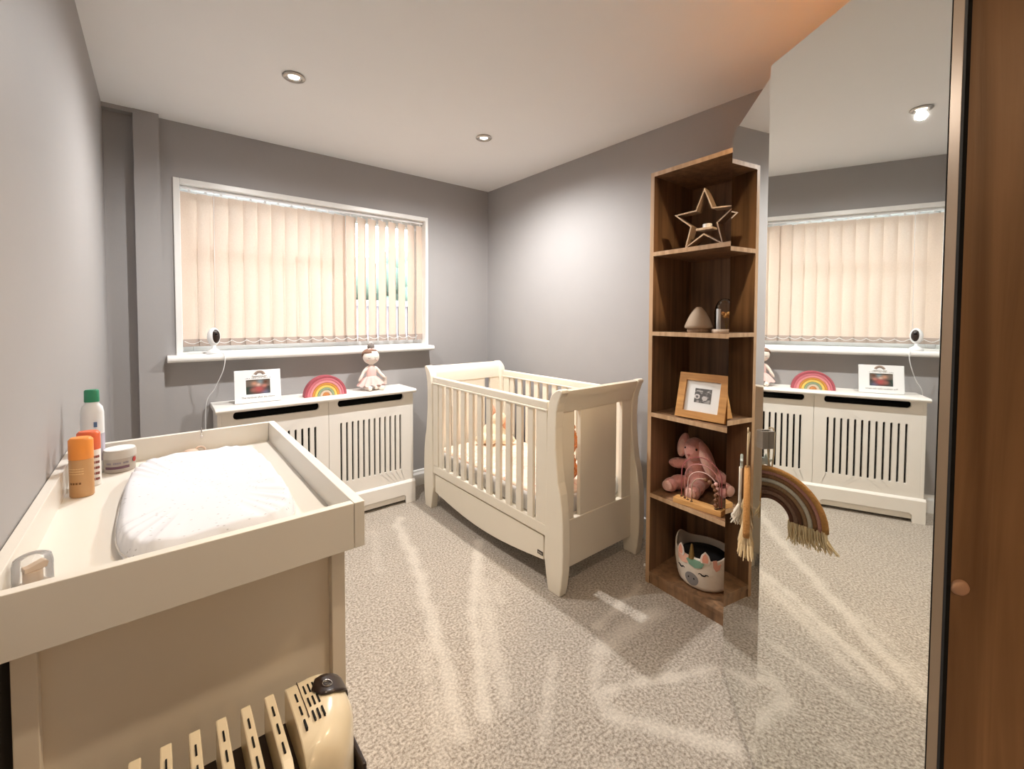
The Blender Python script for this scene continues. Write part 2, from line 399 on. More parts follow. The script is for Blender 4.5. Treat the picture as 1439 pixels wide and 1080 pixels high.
# window: painted reveal, plastic frame, patterned left light, clear right light
win = bpy.data.objects.new('window_1', None); COL.objects.link(win); structure(win); WM['window_1'] = Matrix.Identity(4)
bm = bmesh.new(); t = 0.012
box(bm, WX0-0.018, WX0+t, YB-0.012, YB+0.155, WZ0, WZ1+0.018); box(bm, WX1-t, WX1+0.01, YB-0.012, YB+0.155, WZ0, WZ1+0.018)
box(bm, WX0+t, WX1-t, YB-0.012, YB+0.155, WZ1-t, WZ1+0.018); box(bm, WX0+t, WX1-t, YB+0.002, YB+0.155, WZ0, WZ0+t)
obj('window_lining', bm, M['gloss_white'], win, bevel=0.003)
bm = bmesh.new(); fy0, fy1 = YB+0.10, YB+0.15; fx0, fx1, fz0, fz1 = WX0+t, WX1-t, WZ0+t, WZ1-t; q = 0.052
box(bm, fx0, fx0+q, fy0, fy1, fz0, fz1); box(bm, fx1-q, fx1, fy0, fy1, fz0, fz1)
box(bm, fx0+q, fx1-q, fy0, fy1, fz0, fz0+q); box(bm, fx0+q, fx1-q, fy0, fy1, fz1-q, fz1)
obj('window_frame', bm, M['upvc'], win, bevel=0.004)
obj('mullion', B(0.985, 1.055, fy0-0.004, fy1, fz0+q, fz1-q), M['upvc'], win, bevel=0.004)
obj('transom', B(fx0+q, 0.985, fy0-0.004, fy1, 1.635, 1.69), M['upvc'], win, bevel=0.004)
obj('pane', B(fx0+q, 0.985, fy0+0.02, fy0+0.026, 1.69, fz1-q), M['obscure'], win)
obj('pane', B(fx0+q, 0.985, fy0+0.02, fy0+0.026, fz0+q, 1.635), M['obscure'], win)
obj('pane', B(1.055, fx1-q, fy0+0.02, fy0+0.026, fz0+q, fz1-q), M['glass'], win)
bm = bmesh.new()
prism(bm, [(YB-0.09, 1.046), (YB-0.084, 1.040), (YB+0.005, 1.040), (YB+0.10, 1.040), (YB+0.10, 1.076), (YB-0.084, 1.076), (YB-0.092, 1.070), (YB-0.095, 1.060), (YB-0.094, 1.051)], 0.04, 1.648, 'x')
sill = obj('window_sill', bm, M['gloss_white'], win, bevel=0.004)

# outside: lawn, fence boards, hedge
structure(obj('lawn', B(-8, 12, YB+0.3, 20, -0.3, -0.25), mat('grass_green', '#5d7a45', 0.9, var=0.3, vscale=20)))
fn = thing('garden_fence', 'greyish mauve timber fence glimpsed through the right end of the blind', 'fence', (2.6, 6.2, -0.25))
fm = mat('weathered_fence_timber', '#6d6165', 0.8, var=0.15, vscale=30)
for z in (0.1, 0.75, 1.45): obj('fence_rail', B(0.6, 5.0, 6.16, 6.2, z, z+0.09), fm, fn)
for k in range(29): obj('fence_board', B(0.6+k*0.152, 0.6+k*0.152+0.142, 6.2, 6.22, -0.24, 1.5), fm, fn)
bm = bmesh.new()
for k in range(150):
    ball(bm, (random.uniform(-1.5, 6.5), 7.4+random.uniform(-.45, .45), random.uniform(-0.2, 2.3)), random.uniform(.22, .45), u=8, v=6)
hd = obj('hedge', bm, mat('hedge_leaves', '#5c6d5e', 0.8, var=0.5, vscale=9, bump=1.0, bscale=14), None, smooth=180)
tag(hd, 'pale green hedge beyond the fence, seen between the right-hand blind slats', 'hedge')

# ------------------------------------------------------------------ vertical blind
bl = thing('vertical_blind', 'peach vertical slat blind hanging in the window over the sill', 'blind', (0.865, YB+0.04, 2.0))
BY = YB+0.045
obj('headrail', B(WX0+0.015, WX1-0.015, BY-0.022, BY+0.022, 2.0, 2.017), M['upvc'], bl, bevel=0.003)
NS = 20; p0, pitch_s = 0.158, 0.0758; sw = 0.0445
hx = lambda i: p0+i*pitch_s
def slat_angle(i): return rad((14, 14, 14, 14, 14, 14, 14, 14, 14, 15, 16, 19, 25, 30, 31, 31, 30, 31, 29, 27)[i]+random.uniform(-1, 1))
def slat_bm(x, ang):
    bm = bmesh.new(); n = 8; rows = []
    for z in np.linspace(1.152, 1.985, 7):
        r = []
        for k in range(n+1):
            u = (k/n*2-1)*sw; cv = 0.004*(1-(u/sw)**2); wob = 0.0014*sin(z*9+u*30+x*50)
            r.append(bm.verts.new((x+u*cos(ang)+cv*sin(ang), BY+u*sin(ang)-cv*cos(ang)+wob, z)))
        rows.append(r)
    for a, b in zip(rows, rows[1:]):
        for k in range(n): bm.faces.new((a[k], a[k+1], b[k+1], b[k]))
    return bm
for i in range(NS):
    x, ang = hx(i), slat_angle(i)
    s0 = obj('louvre', slat_bm(x, ang), M['blind'], bl, smooth=180)
    obj('hem_weight', B(-sw, sw, -0.006, 0.001, 1.118, 1.160, T=Matrix.Translation((x, BY, 0)) @ Matrix.Rotation(ang, 4, 'Z')), M['blind_hem'], s0, bevel=0.001)
    obj('hanger', B(x-0.006, x+0.006, BY-0.002, BY+0.002, 1.982, 2.003), M['white_plastic'], s0)
bm = bmesh.new()
for i in range(NS-1):
    pts = []
    for k in range(9):
        u = k/8; x = hx(i)+(u-.5)*pitch_s; pts.append((x, BY-0.026-0.006*sin(PI*u), 1.150-0.016*sin(PI*u)))
    tube(bm, pts, 0.0016, 5)
obj('bead_chain', bm, M['white_plastic'], bl, smooth=180)
obj('draw_cord', tube(bmesh.new(), [(0.268, YB-0.008, 2.0), (0.267, YB-0.008, 1.6), (0.262, YB-0.01, 1.13)], 0.0014, 5), M['white_plastic'], bl, smooth=180)

# ------------------------------------------------------------------ ceiling downlights
lamp_m = emit('warm_lamp_face', (1.0, 0.86, 0.66), 6.0)
labs = ['recessed ceiling downlight nearer the left wall, in front of the window', 'recessed ceiling downlight nearer the right corner, above the crib',
        'recessed ceiling downlight above the changing table, out of view', 'recessed ceiling downlight above the wardrobe, out of view']
for (x, y), lab in zip(SPOTS, labs):
    d = thing('ceiling_downlight', lab, 'downlight', (x, y, H), 0, 'downlights in the ceiling')
    T = Matrix.Translation((x, y, H))
    obj('bezel', lathe(bmesh.new(), [(0.030, -0.001), (0.044, -0.001), (0.047, -0.006), (0.043, -0.010), (0.034, -0.011), (0.030, -0.006)], 32, T, caps=False), M['steel'], d, smooth=50)
    obj('lamp_face', lathe(bmesh.new(), [(0, -0.0045), (0.022, -0.0045), (0.024, -0.002), (0, -0.002)], 24, T), lamp_m, d)
    obj('reflector', lathe(bmesh.new(), [(0.024, -0.003), (0.031, -0.006), (0.031, -0.001), (0.024, -0.001)], 24, T, caps=False), M['chrome'], d, smooth=60)

# ------------------------------------------------------------------ radiator cover
rc = thing('radiator_cover', 'white slatted radiator cabinet with a shelf top, below the window', 'radiator cover', (0.817, 2.88, 0))
RY = 2.77                                                   # front face
obj('shelf_top', prism(bmesh.new(), [(2.738, .772), (2.748, .768), (3.005, .768), (3.005, .795), (2.742, .795), (2.732, .789), (2.730, .781)], 0.232, 1.402, 'x'), M['cover'], rc, bevel=0.003)
for x0, x1, nm in ((0.262, 0.8205, 'a'), (0.8225, 1.375, 'b')):
    w = x1-x0; holes = [rrect(x0+0.055, x1-0.055, 0.722, 0.7665, 0.02)]
    ns = 12; a, bq = x0+0.075, x1-0.078
    for k in range(ns):
        xx = a+(bq-a)*k/(ns-1); holes.append(rrect(xx-0.0062, xx+0.0062, 0.24, 0.622, 0.0061, 4))
    obj('front_panel', plate(bmesh.new(), [(x0, 0.02), (x1, 0.02), (x1, 0.768), (x0, 0.768)], holes, RY, RY+0.018), M['cover'], rc, bevel=0.0012, seg=1)
for x in (0.244, 1.375): obj('side_panel', B(x, x+0.018, RY, 3.0, 0, 0.768), M['cover'], rc, bevel=0.0015)
pl = [(0.236, 0), (0.30, 0), (0.303, 0.05), (0.317, 0.062), (0.762, 0.062), (0.776, 0.05), (0.779, 0), (0.87, 0), (0.873, 0.05), (0.887, 0.062), (1.314, 0.062), (1.328, 0.05), (1.331, 0), (1.401, 0), (1.401, 0.145), (0.236, 0.145)]
bm = prism(bmesh.new(), pl, RY-0.018, RY, 'y'); prism(bm, [(RY-0.018, .145), (RY, .145), (RY, .158), (RY-0.006, .158)], 0.236, 1.401, 'x')
obj('plinth', bm, M['cover'], rc, bevel=0.002)
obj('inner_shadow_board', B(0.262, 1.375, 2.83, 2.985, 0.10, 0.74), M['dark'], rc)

# photo frame on the cover
def white_photo_frame():
    cx, y0, z0 = 0.452, 2.85, 0.795; w, h = 0.235, 0.185
    t = thing('photo_frame', 'white photo frame with a rainbow ornament, left on the radiator cover', 'photo frame', (cx, y0, z0), rad(-2))
    T = frame_T((cx, y0, z0+h/2+0.001), (cos(rad(-2)), sin(rad(-2)), 0), (0, 0.16, 1))
    pw, ph = 0.122, 0.082
    bm = plate(bmesh.new(), [(-w/2, -h/2), (w/2, -h/2), (w/2, h/2), (-w/2, h/2)], [[(-pw/2, -ph/2-.004), (pw/2, -ph/2-.004), (pw/2, ph/2-.004), (-pw/2, ph/2-.004)]], -0.008, 0.006, 'z', T)
    obj('frame', bm, M['white_plastic'], t, bevel=0.002)
    def g(u, v, x, y, r, s=1): return math.exp(-(((u-x)/r)**2+((v-y)/(r*s))**2))
    def pic(u, v):
        k = np.array((0.05, 0.055, 0.05)) if v < .55 else np.array((0.16, 0.13, 0.11))
        def mixc(k, cc, a): return k*(1-a)+np.array(cc)*a
        k = mixc(k, (0.02, 0.05, 0.04), g(u, v, .12, .35, .2)); k = mixc(k, (.2, .27, .3), min(1, 1.2*g(u, v, .6, .9, .12, 2)))
        k = mixc(k, (.12, .13, .2), min(1, 1.1*g(u, v, .78, .12, .16))); k = mixc(k, (.40, .09, .09), min(1, 1.3*g(u, v, .52, .35, .2)))
        k = mixc(k, (.30, .12, .10), g(u, v, .32, .3, .12)); k = mixc(k, (.52, .26, .17), min(1, 1.1*g(u, v, .36, .72, .11)))
        k = mixc(k, (.6, .42, .34), min(1, 1.1*g(u, v, .52, .63, .09))); k = mixc(k, (.5, .2, .16), min(1, 1.1*g(u, v, .75, .55, .1)))
        return mixc(k, (.12, .05, .03), g(u, v, .8, .8, .12))
    print_grid('photo', t, T @ Matrix.Translation((0, -.004, 0.001)), pw+.006, ph+.006, 30, 20, pic, attr_mat('family_photo_print', .25))
    bm = bmesh.new()
    def arch(bm, r0, r1, z0_, z1_, Tq, n=16):
        pts = [(r1*cos(PI*k/n), r1*sin(PI*k/n)) for k in range(n+1)]+[(r0*cos(PI*k/n), r0*sin(PI*k/n)) for k in range(n, -1, -1)]
        prism(bm, pts, z0_, z1_, 'z', Tq)
    Ta = T @ Matrix.Translation((0.008, 0.058, 0))
    rb = obj('rainbow_ornament', (lambda b_: (arch(b_, .024, .031, .006, .012, Ta), b_)[1])(bmesh.new()), mat('taupe_enamel', '#a08c7c', .5), t)
    obj('rainbow_band', (lambda b_: (arch(b_, .017, .0235, .006, .0115, Ta), b_)[1])(bmesh.new()), mat('mauve_enamel', '#86736a', .5), rb)
    obj('cloud', Balls(((-.027, .003, .008), (.011, .007, .005)), ((-.018, .001, .008), (.008, .006, .005)), ((.027, .003, .008), (.011, .007, .005)), ((.019, .001, .008), (.008, .006, .005)), T=Ta), M['white_plastic'], rb, smooth=180)
    obj('inner_dome', (lambda b_: (arch(b_, .001, .016, .006, .0105, Ta), b_)[1])(bmesh.new()), M['white_plastic'], rb)
    ink = mat('grey_ink', '#6c6a68', .7)
    text('caption', 'The rainbow after the storm', t, T @ Matrix.Translation((0, -.063, 0.0062)), 0.0145, ink)
    bm = bmesh.new()
    for k in range(26):
        if k % 6 != 5: box(bm, -.064+k*.005, -.0605+k*.005, .0445, .0462+.0012*(k % 3), .006, .0063, T=T)
    obj('small_print', bm, ink, t)
    obj('easel_back', B(-.03, .03, -h/2+.002, h/2-.03, -.03, -.028, T=T @ Matrix.Rotation(rad(8), 4, 'X')), M['dark'], t)
white_photo_frame()

# wooden stacking rainbow: nested arches
rb = thing('stacking_rainbow', 'wooden toy rainbow of nested coloured arches, middle of the radiator cover', 'toy', (0.823, 2.845, 0.795))
cols = ['#a8505a', '#c9717c', '#de8f92', '#c98a3e', '#e0c163', '#8a9a7c', '#cbb9a4']
r1 = 0.128
for k, h in enumerate(cols):
    r0 = r1-0.0142; n = 28
    pts = [(0.823+r1*cos(PI*i/n), 0.7952+r1*.995*sin(PI*i/n)) for i in range(n+1)]+[(0.823+r0*cos(PI*i/n), 0.7952+r0*.995*sin(PI*i/n)) for i in range(n, -1, -1)]
    obj('arch', prism(bmesh.new(), pts, 2.82, 2.868, 'y'), mat('stained_wood_'+str(k), h, .6, var=.12, vscale=40), rb, bevel=0.002)
    r1 = r0-0.001
n = 20; pts = [(0.823+r1*cos(PI*i/n), 0.7952+r1*sin(PI*i/n)) for i in range(n+1)]
obj('centre_block', prism(bmesh.new(), pts, 2.82, 2.868, 'y'), mat('stained_wood_orange', '#c07f4a', .6, var=.1, vscale=40), rb, bevel=0.002)

# ballerina rag doll
def doll():
    x, y, z = 1.135, 2.875, 0.795
    t = thing('rag_doll', 'cloth ballerina doll with brown bun and pink skirt, right end of the radiator cover', 'doll', (x, y, z), rad(-8))
    T = wm(t)
    skin = mat('cream_doll_cloth', '#eadfd4', .9, bump=.2, bscale=300); pink = mat('pale_pink_cloth', '#e3bdb6', .9, bump=.3, bscale=200, var=.08)
    hair = mat('brown_felt', '#8a6a58', .95, bump=.4, bscale=250); grey = mat('grey_brown_bun', '#7c736d', .95, bump=.4, bscale=250)
    o = obj('body', Balls(((0, 0, .225), (.056, .045, .052)), ((0, 0, .172), (.014, .013, .02)), ((0, 0, .125), (.03, .024, .05)), ((0, -.003, .075), (.036, .03, .045)),
        ((-.032, -.02, .022), (.018, .05, .018), (0, 0, 12)), ((.03, -.02, .022), (.018, .05, .018), (0, 0, -25)), ((-.022, -.065, .018), (.014, .026, .016), (0, 0, -30)), ((.055, -.06, .018), (.014, .026, .016), (0, 0, 30)),
        ((-.045, -.004, .13), (.012, .012, .04), (0, 35, 0)), ((-.068, -.008, .09), (.011, .011, .035), (0, 30, 0)), ((.046, -.004, .13), (.012, .012, .04), (0, -38, 0)), ((.07, -.012, .098), (.011, .011, .033), (0, -45, 0)), T=T), skin, t, smooth=180)
    fuse(o, .004, 4)
    obj('hair', Balls(((-.004, .006, .238), (.0575, .046, .045)), T=T), hair, t, smooth=180)
    o = t.children[-1]; bm = bmesh.new(); bm.from_mesh(o.data)              # trim the hair to a side-swept fringe
    dl = [v for v in bm.verts if v.co.z < .232+.35*(-v.co.x)*0+max(0, .02+.25*v.co.x)*(1 if v.co.y < 0.0 else 0)-(.03 if v.co.y > .01 else 0)]
    bmesh.ops.delete(bm, geom=dl, context='VERTS'); bm.to_mesh(o.data); bm.free()
    md = o.modifiers.new('thick', 'SOLIDIFY'); md.thickness = .004
    obj('hair_bun', Balls(((0, .004, .293), (.024, .022, .024)), T=T), grey, t, smooth=180)
    obj('hair_band', lathe(bmesh.new(), [(.017, .27), (.021, .274), (.017, .278)], 20, T @ Matrix.Translation((0, .004, 0))), pink, t, smooth=180)
    for s in (-1, 1): obj('bow_loop', Balls(((s*.012, -.012, .276), (.013, .006, .008), (0, s*20, 0)), T=T), pink, t, smooth=180)
    obj('bodice', lathe(bmesh.new(), [(.034, .085), (.034, .10), (.033, .13), (.026, .155), (.02, .165)], 20, T @ Matrix.Translation((0, 0, 0)), sx=1, sy=.85, caps=False), pink, t, smooth=180)
    bm = bmesh.new(); seg = 60; rings = []
    for r, zz, rf in ((.032, .095, 0), (.05, .08, .004), (.068, .058, .008), (.085, .034, .012)):
        rings.append([bm.verts.new(T @ Vector(((r+rf*sin(11*2*PI*k/seg))*cos(2*PI*k/seg), (r*.8+rf*sin(11*2*PI*k/seg))*sin(2*PI*k/seg), zz+rf*.6*cos(11*2*PI*k/seg)))) for k in range(seg)])
    for a, b_ in zip(rings, rings[1:]):
        for k in range(seg): bm.faces.new((a[k], a[(k+1) % seg], b_[(k+1) % seg], b_[k]))
    obj('skirt', bm, pink, t, smooth=180)
    ink = mat('grey_thread', '#6f625c', .9); bm = bmesh.new()
    for s in (-1, 1):
        tube(bm, [T @ Vector((s*.022+dx, -.0435+.004*abs(dx*60)**2*.1, .218+abs(dx)*.25)) for dx in (-.009, -.004, 0, .004, .009)], .0013, 5)
    obj('stitched_eyes', bm, ink, t)
    obj('nose', Balls(((0, -.046, .207), (.003, .002, .002)), T=T), pink, t)
    for s in (-1, 1): obj('cheek', Balls(((s*.031, -.036, .203), (.006, .002, .005)), T=T), pink, t)
    obj('gift_tag', B(.075, .105, -.004, -.003, .03, .085, T=T), mat('clear_swing_tag', '#cfc2b8', .3), t)
doll()

# baby monitor on the sill
mo = thing('baby_monitor', 'white oval baby monitor camera standing at the left end of the window sill', 'camera', (0.252, YB-0.045, 1.076), rad(20))
T = wm(mo)
obj('base', lathe(bmesh.new(), [(0, 0), (.037, 0), (.039, .006), (.034, .018), (.018, .028), (.011, .034), (.010, .05), (0, .05)], 28, T), M['white_plastic'], mo, smooth=60)
TT = T @ Matrix.Translation((0, 0, .098)) @ Matrix.Rotation(rad(90), 4, 'X')
obj('housing', Balls(((0, 0, .098), (.034, .024, .052)), T=T, u=24, v=16), M['white_plastic'], mo, smooth=180)
obj('face_plate', Balls(((.003, -.012, .1), (.024, .0145, .040)), T=T, u=24, v=16), M['black_plastic'], mo, smooth=180)
obj('lens', Balls(((.003, -.0245, .112), (.008, .004, .008)), T=T), M['lens'], mo, smooth=180)
pts = [(0.275, YB-0.02, 1.082), (0.292, YB-.075, 1.081), (0.297, YB-0.1, 1.07), (0.298, YB-.10, 1.03), (0.285, YB-.09, .97), (0.25, YB-.06, .88), (0.212, YB-.04, .80), (0.206, YB-.04, .6), (0.21, YB-.03, .4), (0.206, YB-.03, .25)]
def spline(pts, n=8):
    P = [Vector(p) for p in pts]; P = [P[0]*2-P[1]]+P+[P[-1]*2-P[-2]]; out = []
    for i in range(1, len(P)-2):
        for k in range(n):
            t = k/n; a, b_, c_, d = P[i-1:i+3]
            out.append(.5*((2*b_)+(c_-a)*t+(2*a-5*b_+4*c_-d)*t*t+(3*b_-a-3*c_+d)*t**3))
    out.append(P[-2]); return out
obj('power_cable', tube(bmesh.new(), spline(pts), .0025, 6), M['white_plastic'], mo, smooth=180)

# ------------------------------------------------------------------ sleigh crib
cr_ = thing('sleigh_crib', 'ivory sleigh cot with slatted sides and a deep lower panel', 'crib', (1.75, 2.015, 0))
CM = M['crib']; fy = lambda y: 4.03-y
post = [(1.378, 0), (1.368, .048), (1.359, .125), (1.356, .209), (1.358, .317), (1.363, .398), (1.375, .476), (1.390, .526), (1.400, .611), (1.407, .683), (1.408, .776), (1.403, .854), (1.393, .895), (1.381, .926), (1.370, .945),
        (1.371, .956), (1.385, .962), (1.406, .955), (1.428, .940), (1.442, .924), (1.455, .896), (1.461, .854), (1.466, .80), (1.471, .50), (1.475, .33), (1.481, .150), (1.477, .131), (1.467, .074), (1.453, 0)]
roll_ = [(1.412, .845), (1.403, .88), (1.391, .91), (1.380, .935), (1.378, .95), (1.390, .957), (1.410, .95), (1.430, .932), (1.438, .905), (1.440, .845)]
for e_ in (0, 1):
    Y = (lambda y: y) if e_ == 0 else fy
    ep = obj('end_panel', prism(bmesh.new(), [(Y(a), b_) for a, b_ in roll_], 1.46, 2.03, 'x'), CM, cr_, smooth=35)
    for x in (1.4245, 2.012): obj('post', prism(bmesh.new(), [(Y(a), b_) for a, b_ in post], x, x+0.05, 'x'), CM, ep, bevel=0.006, seg=3)
    ya, yb = sorted((Y(1.415), Y(1.437)))
    for nm, x0, x1 in (('stile', 1.474, 1.561), ('centre_board', 1.604, 1.886), ('stile', 1.934, 2.012)):
        obj(nm, B(x0, x1, ya, yb, .318, .85), CM, ep, bevel=0.003)
    ya, yb = sorted((Y(1.41), Y(1.440)))
    obj('lower_board', prism(bmesh.new(), [(1.474, .093), (2.012, .093), (2.012, .322), (1.474, .322)], ya, yb, 'y'), CM, ep, bevel=0.004)
for x in (1.43, 2.03):
    sd = obj('side_rail', B(x, x+0.026, 1.468, 2.562, .852, .895), CM, cr_, bevel=0.008, seg=3)
    obj('rail_bead', B(x-0.004, x+0.03, 1.468, 2.562, .846, .856), CM, sd, bevel=0.003)
    obj('lower_rail', B(x, x+0.026, 1.475, 2.555, .248, .302), CM, cr_, bevel=0.004)
    for y0, y1 in ((1.473, 1.548), (2.495, 2.557)): obj('end_stile', B(x+.002, x+.024, y0, y1, .302, .85), CM, cr_, bevel=0.002)
    b0 = obj('bar', B(x+.004, x+.022, 1.572, 1.613, .30, .85), CM, cr_, bevel=0.003)
    for k in range(1, 11): copy_obj(b0, (0, k*.0873, 0), cr_)
n = 20; arc = [(1.497+(2.541-1.497)*k/n, .122-.05*sin(PI*k/n)) for k in range(n+1)]
dr = obj('underbed_panel', prism(bmesh.new(), arc+[(2.541, .238), (1.497, .238)], 1.438, 1.456, 'x'), CM, cr_, bevel=0.002)
bd = obj('maker_badge', B(1.4355, 1.439, 1.500, 1.537, .139, .157), M['black_plastic'], dr)
bm = bmesh.new()
for k in range(4): box(bm, 1.4349, 1.4356, 1.505+k*.0075, 1.5095+k*.0075, .144, .152)
obj('badge_mark', bm, M['steel'], dr)
obj('mattress_base', B(1.46, 2.03, 1.475, 2.555, .285, .30), CM, cr_)
# bolts on the inside of the far posts
for x in (1.4745,): obj('bolt', Balls(((x, 2.566, .80), (.004, .004, .004))), M['dark'], cr_)

sheet = mat('peach_patterned_sheet', '#efd2b8', .9, var=.06, vscale=14, bump=.3, bscale=40)
nt = sheet.node_tree; b = nt.nodes['Principled BSDF']; tc = N(nt, 'ShaderNodeTexCoord'); wv = N(nt, 'ShaderNodeTexVoronoi', feature='DISTANCE_TO_EDGE'); wv.inputs['Scale'].default_value = 9
nt.links.new(tc.outputs['Object'], wv.inputs['Vector']); cr = N(nt, 'ShaderNodeValToRGB'); e = cr.color_ramp.elements
e[0].position = 0.0; e[0].color = c('#d98f86'); e[1].position = .02; e[1].color = c('#f3dfcb'); nt.links.new(wv.outputs[0], cr.inputs[0]); nt.links.new(cr.outputs[0], b.inputs['Base Color'])
mt = thing('crib_mattress', 'cot mattress under a peach sheet with gathered grey sides, inside the crib', 'mattress', (1.745, 2.015, .302))
bm = bmesh.new(); o = rrect(1.472, 2.018, 1.490, 2.542, .05, 6)
prism(bm, o, .384, .412, 'z'); obj('fitted_sheet', bm, sheet, mt, smooth=40, bevel=.012, seg=3)
gm = mat('grey_white_gathered_cotton', '#d4d3d2', .9, var=.1, vscale=60, bump=.5, bscale=50)
bm = bmesh.new(); per = []
oo = rrect(1.463, 2.027, 1.481, 2.551, .05, 10); den = []
for i in range(len(oo)):
    a, b_ = Vector(oo[i]+(0,)), Vector(oo[(i+1) % len(oo)]+(0,)); L = (b_-a).length; k = max(1, int(L/.008))
    for j in range(k): den.append(a.lerp(b_, j/k))
rings = []
ce = Vector((1.745, 2.015, 0))
for zz, amp, ins in ((.303, .004, .008), (.325, .006, .000), (.35, .007, -.002), (.378, .005, .000), (.396, .002, .008), (.397, .0, .03)):
    r = []
    for i, pnt in enumerate(den):
        d = (pnt-ce); d.z = 0; d.normalize(); r.append(bm.verts.new(Vector((pnt.x, pnt.y, zz))-d*(ins+amp*(.5+.5*sin(i*.75+2*noise.noise(Vector((i*.13, zz*30, 0))))))))
    rings.append(r)
for a, b_ in zip(rings, rings[1:]):
    for k in range(len(a)): bm.faces.new((a[k], a[(k+1) % len(a)], b_[(k+1) % len(b_)], b_[k]))
obj('gathered_skirt', bm, gm, mt, smooth=180)

# toys lying in the crib
cream = mat('cream_plush', '#e9dabd', .95, bump=.6, bscale=220, sheen=.4); peach = mat('peach_plush', '#e8b295', .95, bump=.5, bscale=220, sheen=.4)
t = thing('cream_plush_toy', 'cream soft toy with peach ears slumped at the far end of the crib', 'soft toy', (1.84, 2.42, .413), rad(-30)); T = wm(t)
fuse(obj('body', Balls(((0, 0, .075), (.085, .07, .074)), ((.03, -.01, .17), (.055, .05, .05)), ((-.09, -.05, .04), (.05, .035, .035)), ((.08, -.07, .035), (.06, .035, .034)), ((-.03, -.07, .04), (.04, .05, .035)), T=T), cream, t, smooth=180), .007, 5)
for s, q in ((-1, (-.02, -.02, .235)), (1, (.085, -.03, .15))): obj('ear', Balls((q, (.026, .014, .065), (10, 20*s, 0)), T=T), peach, t, smooth=180)
obj('muzzle', Balls(((.03, -.055, .16), (.025, .02, .02)), T=T), peach, t, smooth=180)
orange = mat('orange_curly_plush', '#c8762f', 1.0, var=.35, vscale=45, bump=.8, bscale=120, sheen=.3)
t = thing('curly_plush_toy', 'ginger curly-haired soft toy sitting at the near end of the crib', 'soft toy', (1.655, 1.575, .421)); T = wm(t)
o = obj('body', Balls(((0, 0, .09), (.075, .062, .095)), ((0, 0, .22), (.085, .06, .085)), ((.0, 0, .29), (.06, .05, .06)), ((-.06, .02, .05), (.045, .05, .045)), ((.06, .02, .05), (.045, .05, .045)), ((0, .0, .16), (.06, .05, .05)), T=T), orange, t, smooth=180)
fuse(o, .006, 3, .03, .018)
fm_ = mat('apricot_face_plush', '#e0a468', .95, bump=.4, bscale=200)
obj('face', Balls(((0, .058, .235), (.045, .02, .042)), T=T), fm_, t, smooth=180)
for s in (-1, 1):
    obj('eye', Balls(((s*.018, .077, .247), .005), T=T), M['lens'], t, smooth=180)
    obj('foot', Balls(((s*.055, .055, .03), (.028, .03, .028)), T=T), mat('dusty_pink_plush', '#c98d85', .95, bump=.4, bscale=200), t, smooth=180)
obj('nose', Balls(((0, .08, .228), (.007, .004, .005)), T=T), M['lens'], t, smooth=180)
t = thing('pink_comforter', 'small pink cloth comforter lying on the peach sheet by the near crib posts', 'comforter', (1.53, 1.52, .413)); T = wm(t)
pk = mat('dusty_pink_cloth', '#cf9a90', .95, bump=.4, bscale=160)
o = obj('cloth', Balls(((0, 0, .014), (.055, .022, .013)), ((.02, .01, .018), (.03, .022, .016)), ((-.03, .004, .012), (.03, .026, .011)), T=T), pk, t, smooth=180); fuse(o, .004, 4, .006, .02)
obj('head', Balls(((-.04, 0, .032), (.02, .018, .018)), T=T), pk, t, smooth=180)

# ------------------------------------------------------------------ corner shelf unit
su = thing('open_shelf_unit', 'tall narrow brown oak open shelf unit against the right wall', 'shelf unit', (2.02, .975, 0))
SY0, SY1, SXB = .748, 1.207, 2.205
sxf = lambda y: 1.852-.069*(1.207-y)
def shelf_poly(y0, y1, inset=0.0, back=SXB): return [(sxf(y0)+inset, y0), (back, y0), (back, y1), (sxf(y1)+inset, y1)]
obj('side_panel', prism(bmesh.new(), shelf_poly(SY1-.019, SY1), 0, 1.972, 'z'), M['oak'], su)
obj('side_panel', prism(bmesh.new(), shelf_poly(SY0, SY0+.019), 0, 1.972, 'z'), M['oak'], su)
for y0 in (SY0, SY1-.019): obj('edge_strip', prism(bmesh.new(), [(sxf(y0)-.0015, y0-.0005), (sxf(y0)+.0003, y0-.0005), (sxf(y0+.019)+.0003, y0+.0195), (sxf(y0+.019)-.0015, y0+.0195)], 0, 1.9725, 'z'), M['oak_edge'], su)
obj('back_panel', B(SXB-.006, SXB, SY0+.019, SY1-.019, 0.05, 1.953), M['oak'], su)
for nm, zt in (('top_panel', 1.972), ('shelf', 1.599), ('shelf', 1.223), ('shelf', .835), ('shelf', .444), ('bottom_panel', .058)):
    y0, y1 = SY0+.0195, SY1-.0195
    sh = obj(nm, prism(bmesh.new(), shelf_poly(y0, y1, 0, SXB-.006), zt-.019, zt, 'z'), M['oak'], su)
    obj('edge_strip', prism(bmesh.new(), [(sxf(y0)-.0014, y0), (sxf(y0)+.0003, y0), (sxf(y1)+.0003, y1), (sxf(y1)-.0014, y1)], zt-.0191, zt+.0003, 'z'), M['oak_edge'] if nm != 'bottom_panel' else M['oak'], sh)
obj('plinth', prism(bmesh.new(), [(sxf(SY0+.0195)+.004, SY0+.0195), (sxf(SY0+.0195)+.02, SY0+.0195), (sxf(SY1-.0195)+.02, SY1-.0195), (sxf(SY1-.0195)+.004, SY1-.0195)], 0, .039, 'z'), M['oak'], su)

